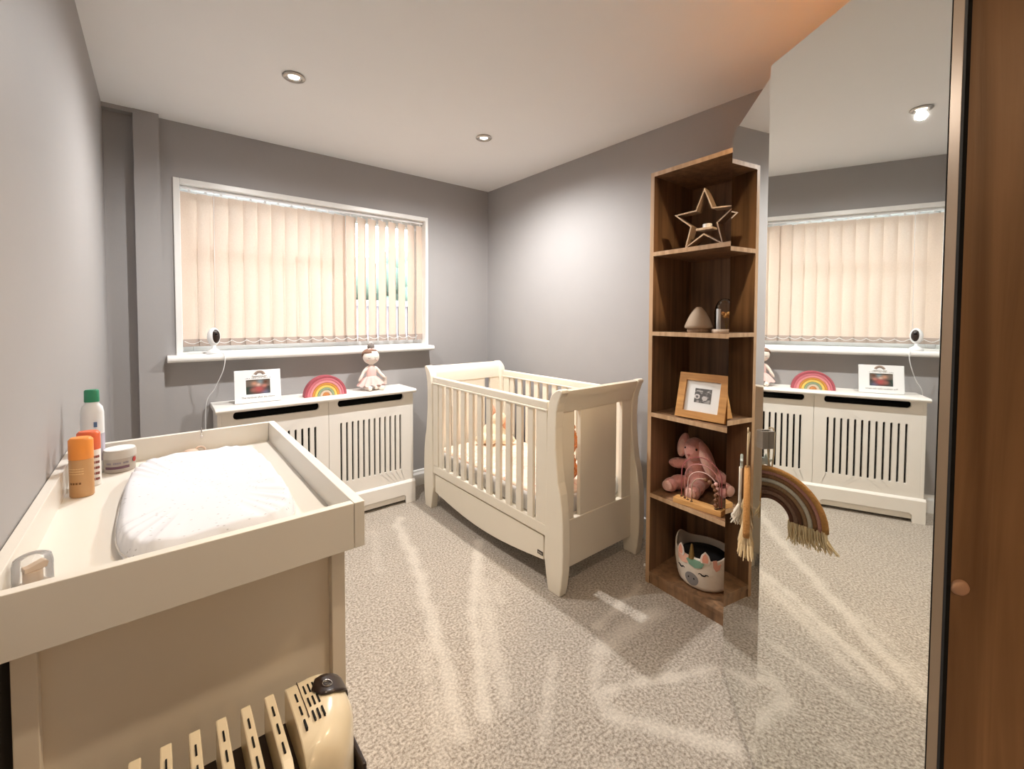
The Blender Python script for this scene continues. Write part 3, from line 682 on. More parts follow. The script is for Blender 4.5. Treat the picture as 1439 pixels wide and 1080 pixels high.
# top shelf: wooden star lantern
def star_pts(R, r):
    return [((R if k % 2 == 0 else r)*sin(PI*k/5), (R if k % 2 == 0 else r)*cos(PI*k/5)) for k in range(10)]
t = thing('wooden_star', 'hollow wooden five-pointed star on the top shelf, pale front edge', 'star ornament', (1.905, .962, 1.599), rad(-4))
Rr = .141; zc = 1.599+Rr*cos(PI/5)+.0005
T = frame_T((1.905, .962, zc), (sin(rad(4)), -cos(rad(4)), 0), (0, 0, 1))           # faces into the room (-x)
bm = plate(bmesh.new(), star_pts(Rr, .062), [star_pts(Rr-.0125, .056)], -.027, .027, 'z', T)
obj('star_rim', bm, wood('grey_brown_wood', '#8a735e', '#a58d76', 2.0), t)
obj('front_edge', plate(bmesh.new(), star_pts(Rr+.0006, .0624), [star_pts(Rr-.0131, .0556)], .027, .0285, 'z', T), M['pale_wood'], t)
obj('candle_shelf', B(-.036, .036, -.040, -.030, -.026, .026, T=T), M['pale_wood'], t, bevel=.001)
obj('tealight', lathe(bmesh.new(), [(0, 0), (.019, 0), (.019, .017), (.017, .017), (.016, .014), (0, .014)], 20, T @ Matrix.Translation((.004, -.030, 0)) @ Matrix.Rotation(rad(-90), 4, 'X')), M['white_plastic'], t, smooth=50)

# second shelf: ribbed ceramic diffuser, glass cloche
t = thing('beehive_diffuser', 'ribbed beige ceramic cone-shaped diffuser on the second shelf', 'diffuser', (1.93, 1.003, 1.2232)); T = wm(t)
ce_m = mat('beige_ceramic', '#a8927b', .7, var=.05)
bm = bmesh.new(); seg = 72; rings = []
for r, z in ((.052, .016), (.058, .022), (.055, .034), (.045, .06), (.033, .083), (.022, .100), (.015, .110), (.010, .1145), (.004, .1155)):
    rings.append([bm.verts.new(T @ Vector(((r+.0022*(k % 2)*(1 if r > .02 else 0))*cos(2*PI*k/seg), (r+.0022*(k % 2)*(1 if r > .02 else 0))*sin(2*PI*k/seg), z))) for k in range(seg)])
for a, b_ in zip(rings, rings[1:]):
    for k in range(seg): bm.faces.new((a[k], a[(k+1) % seg], b_[(k+1) % seg], b_[k]))
bm.faces.new(rings[-1]); bm.faces.new(rings[0][::-1])
obj('ribbed_cover', bm, ce_m, t, smooth=180)
obj('base', lathe(bmesh.new(), [(0, 0), (.047, 0), (.049, .003), (.049, .016), (0, .016)], 40, T), wood('diffuser_base_wood', '#8a6f56', '#a58a70', 2), t, smooth=50)
t = thing('glass_cloche', 'glass dome with dried flowers on a round wooden base, second shelf', 'cloche', (1.945, .893, 1.2232)); T = wm(t)
obj('base', lathe(bmesh.new(), [(0, 0), (.05, 0), (.052, .003), (.052, .013), (.049, .016), (0, .016)], 40, T), M['pale_wood'], t, smooth=50)
obj('dome', lathe(bmesh.new(), [(.041, .016), (.042, .09), (.038, .118), (.028, .137), (.014, .148), (0, .151)], 36, T, caps=False), M['dome'], t, smooth=180)
bm = bmesh.new()
for k in range(7):
    a = k*2.4; tube(bm, [T @ Vector((.008, -.004, .016)), T @ Vector((.008+.01*cos(a), -.004+.01*sin(a), .05)), T @ Vector((.006+.02*cos(a), -.006+.02*sin(a), .075+.006*(k % 3)))], .0012, 5)
obj('stems', bm, mat('dry_stems', '#8d7040', .9), t)
bm = bmesh.new()
for k in range(26):
    a = k*2.4; r = .02*math.sqrt((k+1)/26); ball(bm, T @ Vector((.008+r*cos(a), -.006+r*sin(a), .07+.016*random.random())), .006+.003*random.random(), u=6, v=5)
obj('dried_flowers', bm, mat('orange_dried_petals', '#c08b4a', .9, var=.3, vscale=90), t, smooth=180)['kind'] = 'stuff'
obj('white_scroll', lathe(bmesh.new(), [(0, .016), (.009, .016), (.009, .105), (0, .105)], 16, T @ Matrix.Translation((-.015, .02, 0))), M['white_plastic'], t, smooth=50)

# third shelf: oak picture frame with a scan picture
def oak_frame():
    y, x0, z0 = .962, 1.868, .835
    t = thing('oak_picture_frame', 'honey oak frame with white mount and grey scan picture, third shelf', 'picture frame', (x0+.03, y, z0), 0)
    Rt = Vector((sin(rad(2)), -cos(rad(2)), 0)); U = Vector((.26, 0, 1)).normalized(); w, h = .222, .205
    T = frame_T(Vector((x0, y, z0+.0035))+U*h/2, Rt, U); fwid = .034
    obj('frame', plate(bmesh.new(), [(-w/2, -h/2), (w/2, -h/2), (w/2, h/2), (-w/2, h/2)], [[(-w/2+fwid, -h/2+fwid), (w/2-fwid, -h/2+fwid), (w/2-fwid, h/2-fwid), (-w/2+fwid, h/2-fwid)]], -.010, .008, 'z', T), M['frame_oak'], t, bevel=.0015)
    obj('mount', B(-w/2+fwid-.004, w/2-fwid+.004, -h/2+fwid-.004, h/2-fwid+.004, -.006, -.002, T=T), mat('white_card', '#e6e7e6', .8, var=.01), t)
    def pic(u, v):
        n1 = noise.noise(Vector((u*5, v*5, 1.7)))+.5*noise.noise(Vector((u*11, v*11, 4.2)))
        d = math.hypot((u-.5), (v-.12)*.8); fan = 1 if d < .72 and v < .78 else .25
        k = max(.02, .10+.5*max(0, n1-.02)*fan+(.55 if math.hypot(u-.62, (v-.34)) < .16 else 0)*.8+(.5 if abs(math.hypot(u-.16, v-.42)-.13) < .04 else 0)+(.4 if abs(v-.83) < .035 and .1 < u < .85 and n1 > -.1 else 0))
        k = min(.7, k); return (k, k*.95, k*.92)
    print_grid('scan_picture', t, T @ Matrix.Translation((.002, .004, -.0012)), .074, .064, 36, 30, pic, attr_mat('scan_print', .4))
    obj('easel_leg', B(-.025, .025, -h/2+.006, h/2-.05, -.045, -.042, T=T @ Matrix.Rotation(rad(14), 4, 'X')), M['dark'], t)
oak_frame()

# fourth shelf: pink rabbit, wooden bead rainbow
t = thing('plush_rabbit', 'pink plush rabbit with long floppy ears sitting on the fourth shelf', 'soft toy', (2.0, 1.03, .4442)); T = Matrix.Translation((2.045, 1.035, .4442))@Matrix.Rotation(rad(3), 4, 'Z')
pkm = mat('pink_plush', '#d99a90', 1.0, var=.1, vscale=50, bump=.8, bscale=190, sheen=.6); pk2 = mat('pale_pink_plush', '#e2b3a6', 1.0, var=.08, vscale=50, bump=.6, bscale=200, sheen=.6)
o = obj('body', Balls(((.02, .02, .085), (.06, .062, .085)), ((.0, .025, .14), (.052, .052, .05)), ((-.03, .02, .215), (.056, .05, .055)), ((-.065, .02, .195), (.03, .03, .028)),
    ((-.02, .105, .125), (.03, .05, .026), (-8, 0, 15)), ((-.02, -.09, .11), (.03, .048, .026), (25, 0, 0)),
    ((-.05, .09, .04), (.055, .034, .036), (0, 0, -25)), ((-.1, .105, .035), (.03, .034, .034)),
    ((-.06, -.005, .04), (.06, .034, .036), (0, 0, 5)), ((-.115, -.012, .036), (.03, .036, .036)),
    ((.01, -.13, .035), (.05, .05, .034)), T=T), pkm, t, smooth=180)
fuse(o, .006, 5, .004, .012)
for q, r_, ro in (((-.035, .075, .225), (.028, .026, .062), (12, 0, 0)), ((-.045, -.045, .18), (.03, .030, .088), (-22, 0, 0))):
    er = obj('ear', Balls((q, r_, ro), T=T), pkm, t, smooth=180)
    obj('ear_lining', Balls(((q[0]-.012, q[1], q[2]-.006), (r_[0]*.7, r_[1]*.7, r_[2]*.8), ro), T=T), pk2, er, smooth=180)
for s in (-1, 1): obj('eye', Balls(((-.072, .02+s*.026, .225), .0055), T=T), M['lens'], t, smooth=180)
obj('nose', Balls(((-.095, .02, .2), (.005, .007, .005)), T=T), mat('rose_thread', '#a8605c', .8), t, smooth=180)
for q in ((-.128, .107, .036), (-.143, -.013, .037)): obj('foot_pad', Balls((q, (.008, .026, .026)), T=T), pk2, t, smooth=180)
obj('foot_pad', Balls(((.0, -.178, .035), (.03, .008, .024)), T=T), pk2, t, smooth=180)

t = thing('bead_rainbow', 'wooden base with pink wire arches and wooden beads, front of the fourth shelf', 'bead toy', (1.885, .962, .4442), rad(-5))
T = frame_T((1.868, .958, .4442), (sin(rad(3)), -cos(rad(3)), 0), (0, 0, 1))             # x runs towards the wardrobe, y up, z into the room
obj('base', B(-.107, .107, 0, .024, -.026, .022, T=T), M['base_wood'], t, bevel=.002)
wires = [(-.084, .094, .200, '#b5656b', -.014), (-.064, .088, .172, '#c98a88', -.006), (-.046, .083, .142, '#e0bdb4', .003), (-.026, .080, .116, '#c8ab98', .010)]
beadm = [mat('dark_wood_bead', '#7a5236', .5), mat('pale_pink_bead', '#dcaaa2', .5)]
for k, (xa, xb, hh, col, zz) in enumerate(wires):
    cxm, rx = (xa+xb)/2, (xb-xa)/2; P_ = [(xa, .024, zz)]
    hs = max(.03, hh-rx*.95)
    P_ += [(cxm-rx*cos(PI*i/20), .024+hs+(hh-hs)*sin(PI*i/20), zz) for i in range(21)]+[(xb, .024, zz)]
    obj('wire_arch', tube(bmesh.new(), [T @ Vector(p) for p in P_], .0022, 6), mat('wire_paint_'+str(k), col, .4), t, smooth=180)
    for xx in (xa, xb): obj('socket', lathe(bmesh.new(), [(0, .0), (.006, .0), (.006, .001), (0, .001)], 12, T @ Matrix.Translation((xx, .0241, zz)) @ Matrix.Rotation(rad(-90), 4, 'X')), M['dark'], t)
    if k in (2, 3):
        seq = [Vector((cxm-rx*cos(PI*i/60), .024+hs+(hh-hs)*sin(PI*i/60), zz)) for i in range(26 if k == 3 else 46, 61)]+[Vector((xb, .024+hs*(1-i/12), zz)) for i in range(1, 13)]
        acc, last, cnt = 0.0, seq[0], 0
        for q in seq:
            acc += (q-last).length; last = q
            if acc >= .0175 and q.y > .03 and (k == 3 or cnt < 3):
                obj('bead', Balls((q, .0094), T=T, u=12, v=8), beadm[0 if k == 3 else 1], t, smooth=180); acc = 0; cnt += 1

# bottom shelf: rope storage basket with a unicorn face
def basket():
    bx, by, bz = 1.985, .985, .0582
    t = thing('unicorn_basket', 'cream rope storage basket with a sleeping unicorn face, bottom shelf', 'basket', (bx, by, bz))
    rope = mat('cream_cotton_rope', '#e6dccf', .9, var=.05, vscale=60, bump=.4, bscale=200)
    A0, A1 = .104, .118; hh = .158                                                   # radii at the foot and the rim
    def rim(a):                                                                        # two raised handle humps at either side
        return hh+.038*max(0, abs(cos(a-rad(90))))**10
    seg, rows = 72, 14; rings = []; bm = bmesh.new()
    for j in range(rows*2+1):
        f = j/(rows*2); r = []
        for k in range(seg):
            a = 2*PI*k/seg; z = f*rim(a); rr = A0*.94+(A1-A0*.94)*min(1, f*1.6)**.7+.0026*(j % 2)-.012*max(0, .12-f)/.12
            r.append(bm.verts.new((bx+rr*cos(a), by+rr*1.06*sin(a), bz+z)))
        rings.append(r)
    for a, b_ in zip(rings, rings[1:]):
        for k in range(seg): bm.faces.new((a[k], a[(k+1) % seg], b_[(k+1) % seg], b_[k]))
    bm.faces.new(rings[0][::-1])
    o = obj('rope_body', bm, rope, t, smooth=60); md = o.modifiers.new('thick', 'SOLIDIFY'); md.thickness = .006; md.offset = -1
    fa = rad(180)                                                                      # direction the face looks
    def on(u, z, off=.003):
        a = fa+u/A1; f = z/hh; rr = A0*.94+(A1-A0*.94)*min(1, max(0, f)*1.6)**.7+off
        return Vector((bx+rr*cos(a), by+rr*1.06*sin(a), bz+z))
    def patch(name, pts, m, off=.0015, th=.003):
        bm = bmesh.new(); cu = sum(p[0] for p in pts)/len(pts); cz = sum(p[1] for p in pts)/len(pts)
        o0 = [bm.verts.new(on(u, z, off+th)) for u, z in pts]; mid = [bm.verts.new(on(cu+(u-cu)*.5, cz+(z-cz)*.5, off+th)) for u, z in pts]; ctr = bm.verts.new(on(cu, cz, off+th))
        i0 = [bm.verts.new(on(u, z, off)) for u, z in pts]; n = len(pts)
        for k in range(n):
            q = (k+1) % n; bm.faces.new((o0[k], o0[q], mid[q], mid[k])); bm.faces.new((mid[k], mid[q], ctr)); bm.faces.new((i0[k], i0[q], o0[q], o0[k]))
        return obj(name, bm, m, t, smooth=40)
    ell = lambda cu, cz, ru, rz, n=20, rot=0: [(cu+ru*cos(2*PI*k/n)*cos(rot)-rz*sin(2*PI*k/n)*sin(rot), cz+ru*cos(2*PI*k/n)*sin(rot)+rz*sin(2*PI*k/n)*cos(rot)) for k in range(n)]
    felt = lambda n_, h: mat(n_, h, .95, var=.06, vscale=80, bump=.3, bscale=250)
    mz = patch('muzzle', ell(0, .052, .03, .031), felt('grey_felt', '#8d8a8b'))
    for s in (-1, 1): patch('nostril', ell(s*.012, .058, .0028, .0042, 10, .4*s), M['dark'], .0048, .001)
    for s in (-1, 1):
        bm = bmesh.new(); tube(bm, [on(s*.05+d, .092+.5*abs(d)**1.4*1.2-(.006 if abs(d) < .006 else 0), .003) for d in (-.016, -.010, -.005, 0, .005, .010, .016)], [.0015, .0022, .0028, .003, .0028, .0022, .0015], 6)
        for d in (-.018, .018): tube(bm, [on(s*.05+d*.8, .094, .003), on(s*.05+d*1.05, .09, .003)], .0016, 5)
        obj('closed_eye', bm, M['dark'], t, smooth=180)
    patch('mane_lock', [(-.075, .155), (-.066, .122), (-.045, .112), (-.02, .118), (.0, .135), (.008, .152), (-.02, .157), (-.05, .158)], felt('peach_felt', '#eab9a3'))
    patch('mane_lock', [(-.02, .14), (-.006, .121), (.018, .112), (.042, .12), (.052, .138), (.04, .148), (.012, .15), (-.01, .15)], felt('green_felt', '#7ea590'), .003)
    eo, ei = felt('white_felt', '#ece2da'), felt('coral_felt', '#e8a791')
    for s in (-1, 1):
        cu = s*.052+.004
        prof = [(-.017, 0), (-.021, .016), (-.015, .036), (0, .052), (.015, .036), (.021, .016), (.017, 0)]
        tn = Vector((-sin(fa+cu/A1), cos(fa+cu/A1), 0)); p0 = on(cu, hh-.012, .003)
        TT = frame_T(p0, tn, (0, 0, 1))
        ea = obj('ear', prism(bmesh.new(), prof, 0, .004, 'z', TT), eo, t); obj('ear_lining', prism(bmesh.new(), [(a*.62, b_*.8+.004) for a, b_ in prof], .004, .006, 'z', TT), ei, ea)
    p0 = on(.0, hh-.01, -.004); bm = bmesh.new(); n = 40
    tilt = Vector((0, -.012, .058))
    lathe(bm, [(.014-.010*(k/10)+(.0012 if k % 2 else 0), .064*k/10) for k in range(11)], 16, frame_T(p0, (0, 1, 0), (1, 0, 0)) @ Matrix.Rotation(rad(180), 4, 'X') @ Matrix.Rotation(rad(-12), 4, 'X') if 0 else Matrix.Translation(p0))
    obj('horn', bm, mat('gold_glitter', '#8f7446', .35, metal=.7, var=.5, vscale=300), t, smooth=60)
    # side flower-shaped mane tips by the right handle
    patch('mane_tip', [(.085, .162), (.088, .13), (.098, .115), (.112, .124), (.118, .15), (.104, .142), (.10, .165)], felt('coral_felt_tip', '#e2a48e'))
    obj('dark_lining', lathe(bmesh.new(), [(0, .10), (.10, .10), (.103, .13), (.05, .142), (0, .145)], 32, Matrix.Translation((bx, by, bz))), mat('black_cloth', '#141214', .95, bump=.5, bscale=60), t, smooth=180)
basket()

# ------------------------------------------------------------------ mirrored wardrobe
wd = thing('mirrored_wardrobe', 'corner wardrobe with tall mirrored doors, one open showing its brown oak back', 'wardrobe', (1.7, 0, 0))
a1, a2, a3 = rad(52.5), rad(33.3), rad(140)
foot = [(1.645, .738), (2.20, .738), (2.20, -.85), (1.10, -.85), (1.10, -.30), (1.015, .045), (1.30, .462)]
TOPZ = 1.93
bm = bmesh.new(); prism(bm, foot, TOPZ-.022, TOPZ-.002, 'z'); obj('top_panel', bm, M['frame_oak'], wd)
bm = bmesh.new(); prism(bm, foot, .0, .06, 'z'); obj('plinth', bm, M['oak'], wd)
obj('side_panel', prism(bmesh.new(), [(1.645, .718), (2.20, .718), (2.20, .738), (1.645, .738)], .06, TOPZ-.022, 'z'), M['oak'], wd)
obj('divider_panel', prism(bmesh.new(), [(1.345, .46), (1.36, .44), (2.19, .20), (2.19, .22)], .06, TOPZ-.022, 'z'), M['oak'], wd)
obj('side_panel', prism(bmesh.new(), [(1.10, -.84), (1.12, -.84), (1.12, -.30), (1.10, -.30)], .06, TOPZ-.022, 'z'), M['oak'], wd)
obj('front_stile', prism(bmesh.new(), [(1.035, .045), (1.12, -.30), (1.14, -.30), (1.055, .05)], .06, TOPZ-.022, 'z'), M['oak'], wd)
def door(pA, pB, nrm, z0, z1, glass_=True):
    """pA: far edge, pB: near edge of the mirrored face; nrm points into the room"""
    A_, B_, n_ = Vector((*pA, 0)), Vector((*pB, 0)), Vector((*nrm, 0))
    T = frame_T((pA[0], pA[1], 0), B_-A_, (0, 0, 1)); L = (B_-A_).length
    if (T.to_3x3() @ Vector((0, 0, 1))).dot(n_) < 0: s = -1
    else: s = 1
    d = obj('mirror_door', box(bmesh.new(), 0, L, z0, z1, *sorted((-.004*s, -.020*s)), T=T), [M['bronze']], wd)
    obj('mirror_glass', box(bmesh.new(), .0005, L-.0005, z0+.0005, z1-.0005, *sorted((0, -.004*s)), T=T), M['mirror'], d)
    return d, T, s
n1_, n2_ = (-cos(a1), sin(a1)), (-cos(a2), sin(a2))
P1a = Vector((1.595, .717)); d1 = Vector((sin(a1), cos(a1)))
door((1.595, .717), tuple(P1a-d1*.402), n1_, .012, 1.93)
P2a = Vector((1.2335, .4640)); d2 = Vector((sin(a2), cos(a2)))
D2, T2, s2 = door(tuple(P2a), tuple(P2a-d2*.475), n2_, .03, 1.928)
# bow handle on the free edge of the second door
hb = bmesh.new(); nv = Vector((*n2_, 0)); dv = Vector((*d2, 0)); h0_ = Vector((P2a.x, P2a.y, 0))-dv*.012
Th = frame_T((h0_.x, h0_.y, 0), -dv, (0, 0, 1))
flip = 1 if (Th.to_3x3() @ Vector((0, 0, 1))).dot(nv) > 0 else -1
prism(hb, [(-.011, 0), (-.011, .018), (-.007, .024), (.015, .024), (.019, .018), (.019, 0), (.015, 0), (.015, .016), (.012, .019), (-.004, .019), (-.007, .016), (-.007, 0)], .955, 1.0, 'z', Matrix.Identity(4)) if 0 else None
for k in range(5):
    x_ = -.0098+k*.0049; tube(hb, [Th @ Vector((x_, .952, .0145*flip)), Th @ Vector((x_, .998, .0145*flip))], .0028, 10)
box(hb, -.012, -.007, .952, .998, *sorted((0, .0135*flip)), T=Th); box(hb, .007, .012, .952, .998, *sorted((0, .0135*flip)), T=Th)
hd_ = obj('door_handle', hb, M['steel'], D2, bevel=.0015)
hd_['label'] = 'brushed nickel bow handle'
# third door: open, oak back towards the doorway
E0 = Vector((.717, .068, 0)); dd = Vector((sin(a3), cos(a3), 0)); th = Vector((sin(rad(50)), cos(rad(50)), 0))
T3 = frame_T(E0, dd, (0, 0, 1)); sg = 1 if (T3.to_3x3() @ Vector((0, 0, 1))).dot(th) > 0 else -1
D3 = obj('oak_door', box(bmesh.new(), .002, .46, .03, 1.928, *sorted((0, .0175*sg)), T=T3), M['oak_door'], wd)
D3['label'] = 'brown oak back of the open door'
obj('mirror_glass', box(bmesh.new(), .004, .458, .032, 1.926, *sorted((.0175*sg, .0205*sg)), T=T3), M['mirror'], D3)
eb = bmesh.new(); box(eb, -.0015, .002, .03, 1.928, *sorted((.003*sg, .0205*sg)), T=T3); obj('edge_profile', eb, M['bronze'], D3, bevel=.001)
eb = bmesh.new(); box(eb, -.0018, .0025, .03, 1.928, *sorted((-.0012*sg, .003*sg)), T=T3); obj('dark_gap_strip', eb, M['dark'], D3)  # black strip standing in for the shadowed gap beside the door edge
eb = bmesh.new(); box(eb, -.0018, .0025, .03, 1.928, *sorted((.0205*sg, .0215*sg)), T=T3); obj('dark_gap_strip', eb, M['dark'], D3)
cp = lathe(bmesh.new(), [(0, .0036), (.0065, .0036), (.0085, .0024), (.0094, 0), (0, 0)], 24, T3 @ Matrix.Translation((.012, .975, 0)) @ (Matrix.Rotation(rad(180), 4, 'X') if sg > 0 else Matrix.Identity(4)))
obj('screw_cap', cp, mat('tan_plastic_cap', '#dcae8c', .4), D3, smooth=50)

# macrame rainbow hanging from the handle
def macrame():
    cx, cy = 1.212, .4905; az = rad(67.8)
    t = thing('macrame_rainbow', 'tan cord rainbow with fringed ends and a little star, hanging from the wardrobe handle', 'wall hanging', (cx, cy, .74))
    T = frame_T((cx, cy, .762), (-sin(az), -cos(az), 0), (0, 0, 1))          # x towards the viewer, z across
    cols_ = ['#c08c52', '#b9847a', '#8a6242', '#cfc6b8', '#9c7a5c', '#6e4c3a', '#8f6f5e', '#6a4634']
    R = .124
    for k, h in enumerate(cols_):
        r = R-k*.0104; m_ = mat('cord_'+str(k), h, .95, var=.12, vscale=120, bump=.8, bscale=260)
        obj('cord_arch', tube(bmesh.new(), [T @ Vector((r*cos(PI*i/28), r*1.02*sin(PI*i/28), 0)) for i in range(29)], .0056 if k else .0075, 8), m_, t, smooth=180)
    fr = mat('cream_cotton_fringe', '#dfcaa4', .95, var=.1, vscale=90)
    for s in (-1, 1):
        bm = bmesh.new()
        for k in range(130):
            f = random.random(); x = s*(R+.004-.0104*8*f*1.05); zz = random.uniform(-.007, .007)
            sp = 1.0+.22*(f-.4)*-1
            tube(bm, [T @ Vector((x, .004, zz)), T @ Vector((x*1.02+random.uniform(-.004, .004), -.018, zz*1.8)), T @ Vector((x*1.05*sp+s*.004+random.uniform(-.008, .008), -.04-random.uniform(0, .008), zz*2.6))], [.0018, .0018, .0010], 4)
        q = obj('fringe', bm, fr, t); q['kind'] = 'stuff'
    cm = mat('cream_cord', '#d9c3a0', .9)
    bm = bmesh.new()
    for dx in (-.007, .007): tube(bm, [T @ Vector((dx*.4, R, 0)), T @ Vector((dx, .17, .0)), T @ Vector((dx, .225, -.004 if dx < 0 else .0))], .002, 6)
    tube(bm, [T @ Vector((x_, y_, 0)) for x_, y_ in ((-.007, .225), (-.004, .236), (.004, .236), (.007, .225))], .002, 6)
    obj('hanging_loop', bm, cm, t, smooth=180)
    Ts = T @ Matrix.Translation((-.016, .142, .013))
    st = obj('felt_star', prism(bmesh.new(), star_pts(.02, .0092), -.003, .004, 'z', Ts), mat('pale_blue_felt', '#bcc7c4', .95), t, bevel=.0015)
    wl = mat('white_wool', '#e5ddd0', .95, bump=.5, bscale=200)
    obj('white_ring', tube(bmesh.new(), [T @ Vector((-.052+.019*cos(2*PI*i/24), .062+.052*sin(2*PI*i/24), .016)) for i in range(24)], .004, 8, closed=True), wl, t, smooth=180)
    bm = bmesh.new()
    for k in range(46):
        x = -.052+random.uniform(-.012, .012); tube(bm, [T @ Vector((x, .012, .018)), T @ Vector((x*1.0+random.uniform(-.01, .006), -.012, .022+random.uniform(-.01, .01))), T @ Vector((x+random.uniform(-.02, .01), -.03-random.random()*.012, .026+random.uniform(-.014, .014)))], [.002, .002, .001], 4)
    q = obj('white_tassel', bm, wl, t); q['kind'] = 'stuff'
macrame()

# ------------------------------------------------------------------ changing table
ct = thing('changing_table', 'cream changing unit with a raised tray top, against the left wall', 'changing table', (.06, 1.25, 0))
TX0, TX1, TY0, TY1, TZ, TB = XL+.002, .3125, .830, 1.673, .928, .839
tm = M['table']
obj('tray_board', B(TX1-.02, TX1, TY0, TY1, TB, TZ), tm, ct, bevel=.0012)
obj('tray_board', B(TX0, TX0+.018, TY0+.018, TY1, TB, TZ), tm, ct, bevel=.0012)
obj('tray_board', B(TX0, TX1-.021, TY0, TY0+.018, TB, TZ), tm, ct, bevel=.0012)
obj('tray_board', B(TX0+.018, TX1-.02, TY1-.018, TY1, TB, TZ), tm, ct, bevel=.0012)
obj('tray_base', B(TX0+.018, TX1-.02, TY0+.018, TY1-.018, TB+.006, .866), tm, ct)
BX1, BY0, BY1 = .284, .862, 1.642; tb = M['table_body']
for x0, x1 in ((TX0+.03, -.138), (.258, BX1)):
    for y0 in (BY0, BY1-.045): obj('post', B(x0, x1, y0, y0+.045, 0, TB+.006), tb, ct, bevel=.0015)
for y in (BY0+.018, BY1-.03): obj('end_panel', B(-.138, .258, y, y+.014, .05, TB+.006), tb, ct)
obj('back_panel', B(TX0+.03, TX0+.04, BY0+.045, BY1-.045, .05, TB), tb, ct)
obj('front_panel', B(BX1-.02, BX1-.004, BY0+.045, BY1-.045, .05, TB), tb, ct)
obj('lower_shelf', B(-.138, .26, BY0+.03, BY1-.03, .05, .07), tb, ct)

# changing mat: padded, rounded, gathered cover with small grey flecks
def changing_mat():
    t = thing('changing_mat', 'padded white changing mat with small grey flecks, lying in the tray', 'changing mat', (.083, 1.23, .8665))
    m, nt, b = nodes('white_flecked_cotton')
    tc = N(nt, 'ShaderNodeTexCoord'); mp = N(nt, 'ShaderNodeMapping'); mp.inputs['Scale'].default_value = (60, 105, 60); mp.inputs['Rotation'].default_value = (0, 0, .6)
    nt.links.new(tc.outputs['Object'], mp.inputs[0]); v = N(nt, 'ShaderNodeTexVoronoi'); v.inputs['Scale'].default_value = 1; nt.links.new(mp.outputs[0], v.inputs['Vector'])
    cr = N(nt, 'ShaderNodeValToRGB'); e = cr.color_ramp.elements; e[0].position = .10; e[0].color = c('#aeb0b6'); e[1].position = .17; e[1].color = c('#d5d7de')
    nt.links.new(v.outputs['Distance'], cr.inputs[0]); nt.links.new(cr.outputs[0], b.inputs['Base Color']); b.inputs['Roughness'].default_value = .7
    cx, cy, hx_, hy_ = .083, 1.232, .150, .305
    nA, nR = 120, 22; bm = bmesh.new()
    def outline(a):
        ca, sa = cos(a), sin(a); return (hx_*math.copysign(abs(ca)**.36, ca)*(1-.03*sa), hy_*math.copysign(abs(sa)**.60, sa))
    def pt(a, f):
        x, y = outline(a); pl = .5+.5*sin(a*23+1.6*sin(a*5)); pl2 = .5+.5*sin(a*37+2*sin(a*3))
        z = .016+.020*min(1, (1-f)/.045)**.5
        z -= .012*max(0, 1-f/.85)**.8                                # dished middle
        z += .0065*(pl*.7+pl2*.4-.5)*max(0, (f-.55)/.45)**.8*(1-max(0, (f-.97)/.03))
        return Vector((cx+x*f, cy+y*f, .8665+z))
    rings = []
    for j in range(1, nR+1):
        f = (j/nR)**.8; rings.append([bm.verts.new(pt(2*PI*k/nA, f)) for k in range(nA)])
    ctr = bm.verts.new(pt(0, 0.0001))
    for k in range(nA): bm.faces.new((ctr, rings[0][k], rings[0][(k+1) % nA]))
    for a, b_ in zip(rings, rings[1:]):
        for k in range(nA): bm.faces.new((a[k], b_[k], b_[(k+1) % nA], a[(k+1) % nA]))
    last = rings[-1]
    for dz, s_ in ((.013, 1.012), (.006, 1.008), (0.0, .97)):
        r = [bm.verts.new(Vector((cx+outline(2*PI*k/nA)[0]*s_, cy+outline(2*PI*k/nA)[1]*s_, .8665+dz+.0012*sin(k*1.9)*(dz > 0)))) for k in range(nA)]
        for k in range(nA): bm.faces.new((last[k], r[k], r[(k+1) % nA], last[(k+1) % nA]))
        last = r
    bm.faces.new(last[::-1])
    obj('padded_cover', bm, m, t, smooth=180)
    obj('seam_piping', tube(bmesh.new(), [Vector((cx+outline(2*PI*k/nA)[0]*1.012, cy+outline(2*PI*k/nA)[1]*1.012, .8795)) for k in range(nA)], .0016, 6, closed=True), mat('pale_grey_piping', '#cfcdcc', .7), t, smooth=180)
changing_mat()

# toiletries along the wall side of the tray
Z0 = .8663
def rings_bottle(name, label, loc, prof_body, m_body, prof_cap, m_cap, sx=1, sy=1, rz=0, seg=36, k=(1, 1, 1)):
    t = thing(name, label, 'bottle', loc, rz); T = wm(t) @ Matrix.Diagonal((*k, 1))
    obj('bottle_body', lathe(bmesh.new(), prof_body, seg, T, sx, sy), m_body, t, smooth=40)
    obj('cap', lathe(bmesh.new(), prof_cap, seg, T, sx, sy), m_cap, t, smooth=40)
    return t, T
tan = mat('tan_bottle_plastic', '#c49868', .35, var=.04); orc = mat('orange_cap_plastic', '#ec9440', .35, var=.03)
t, T = rings_bottle('orange_bottle', 'tan bottle with an orange cap, nearest of the bottles by the wall', (-.1445, 1.41, Z0), [(0, 0), (.0185, 0), (.0205, .002), (.0205, .066), (.0195, .068), (0, .068)], tan, [(0, .068), (.0205, .068), (.0208, .070), (.0205, .102), (.0165, .106), (0, .107)], orc, 1.0, .8, rad(-25), k=(1.12, 1.12, 1.30))
lab = mat('brown_print', '#7a5228', .6); bm = bmesh.new()
for k in range(4):
    a = rad(-118+k*15); TT = T @ Matrix.Translation((.0207*cos(a), .0207*.8*sin(a), .026)) @ Matrix.Rotation(a+PI/2, 4, 'Z')
    box(bm, -.0018, .0018, -.0003, .0003, -.0018, .0018, T=TT)
obj('print_marks', bm, lab, t)
bm = bmesh.new()
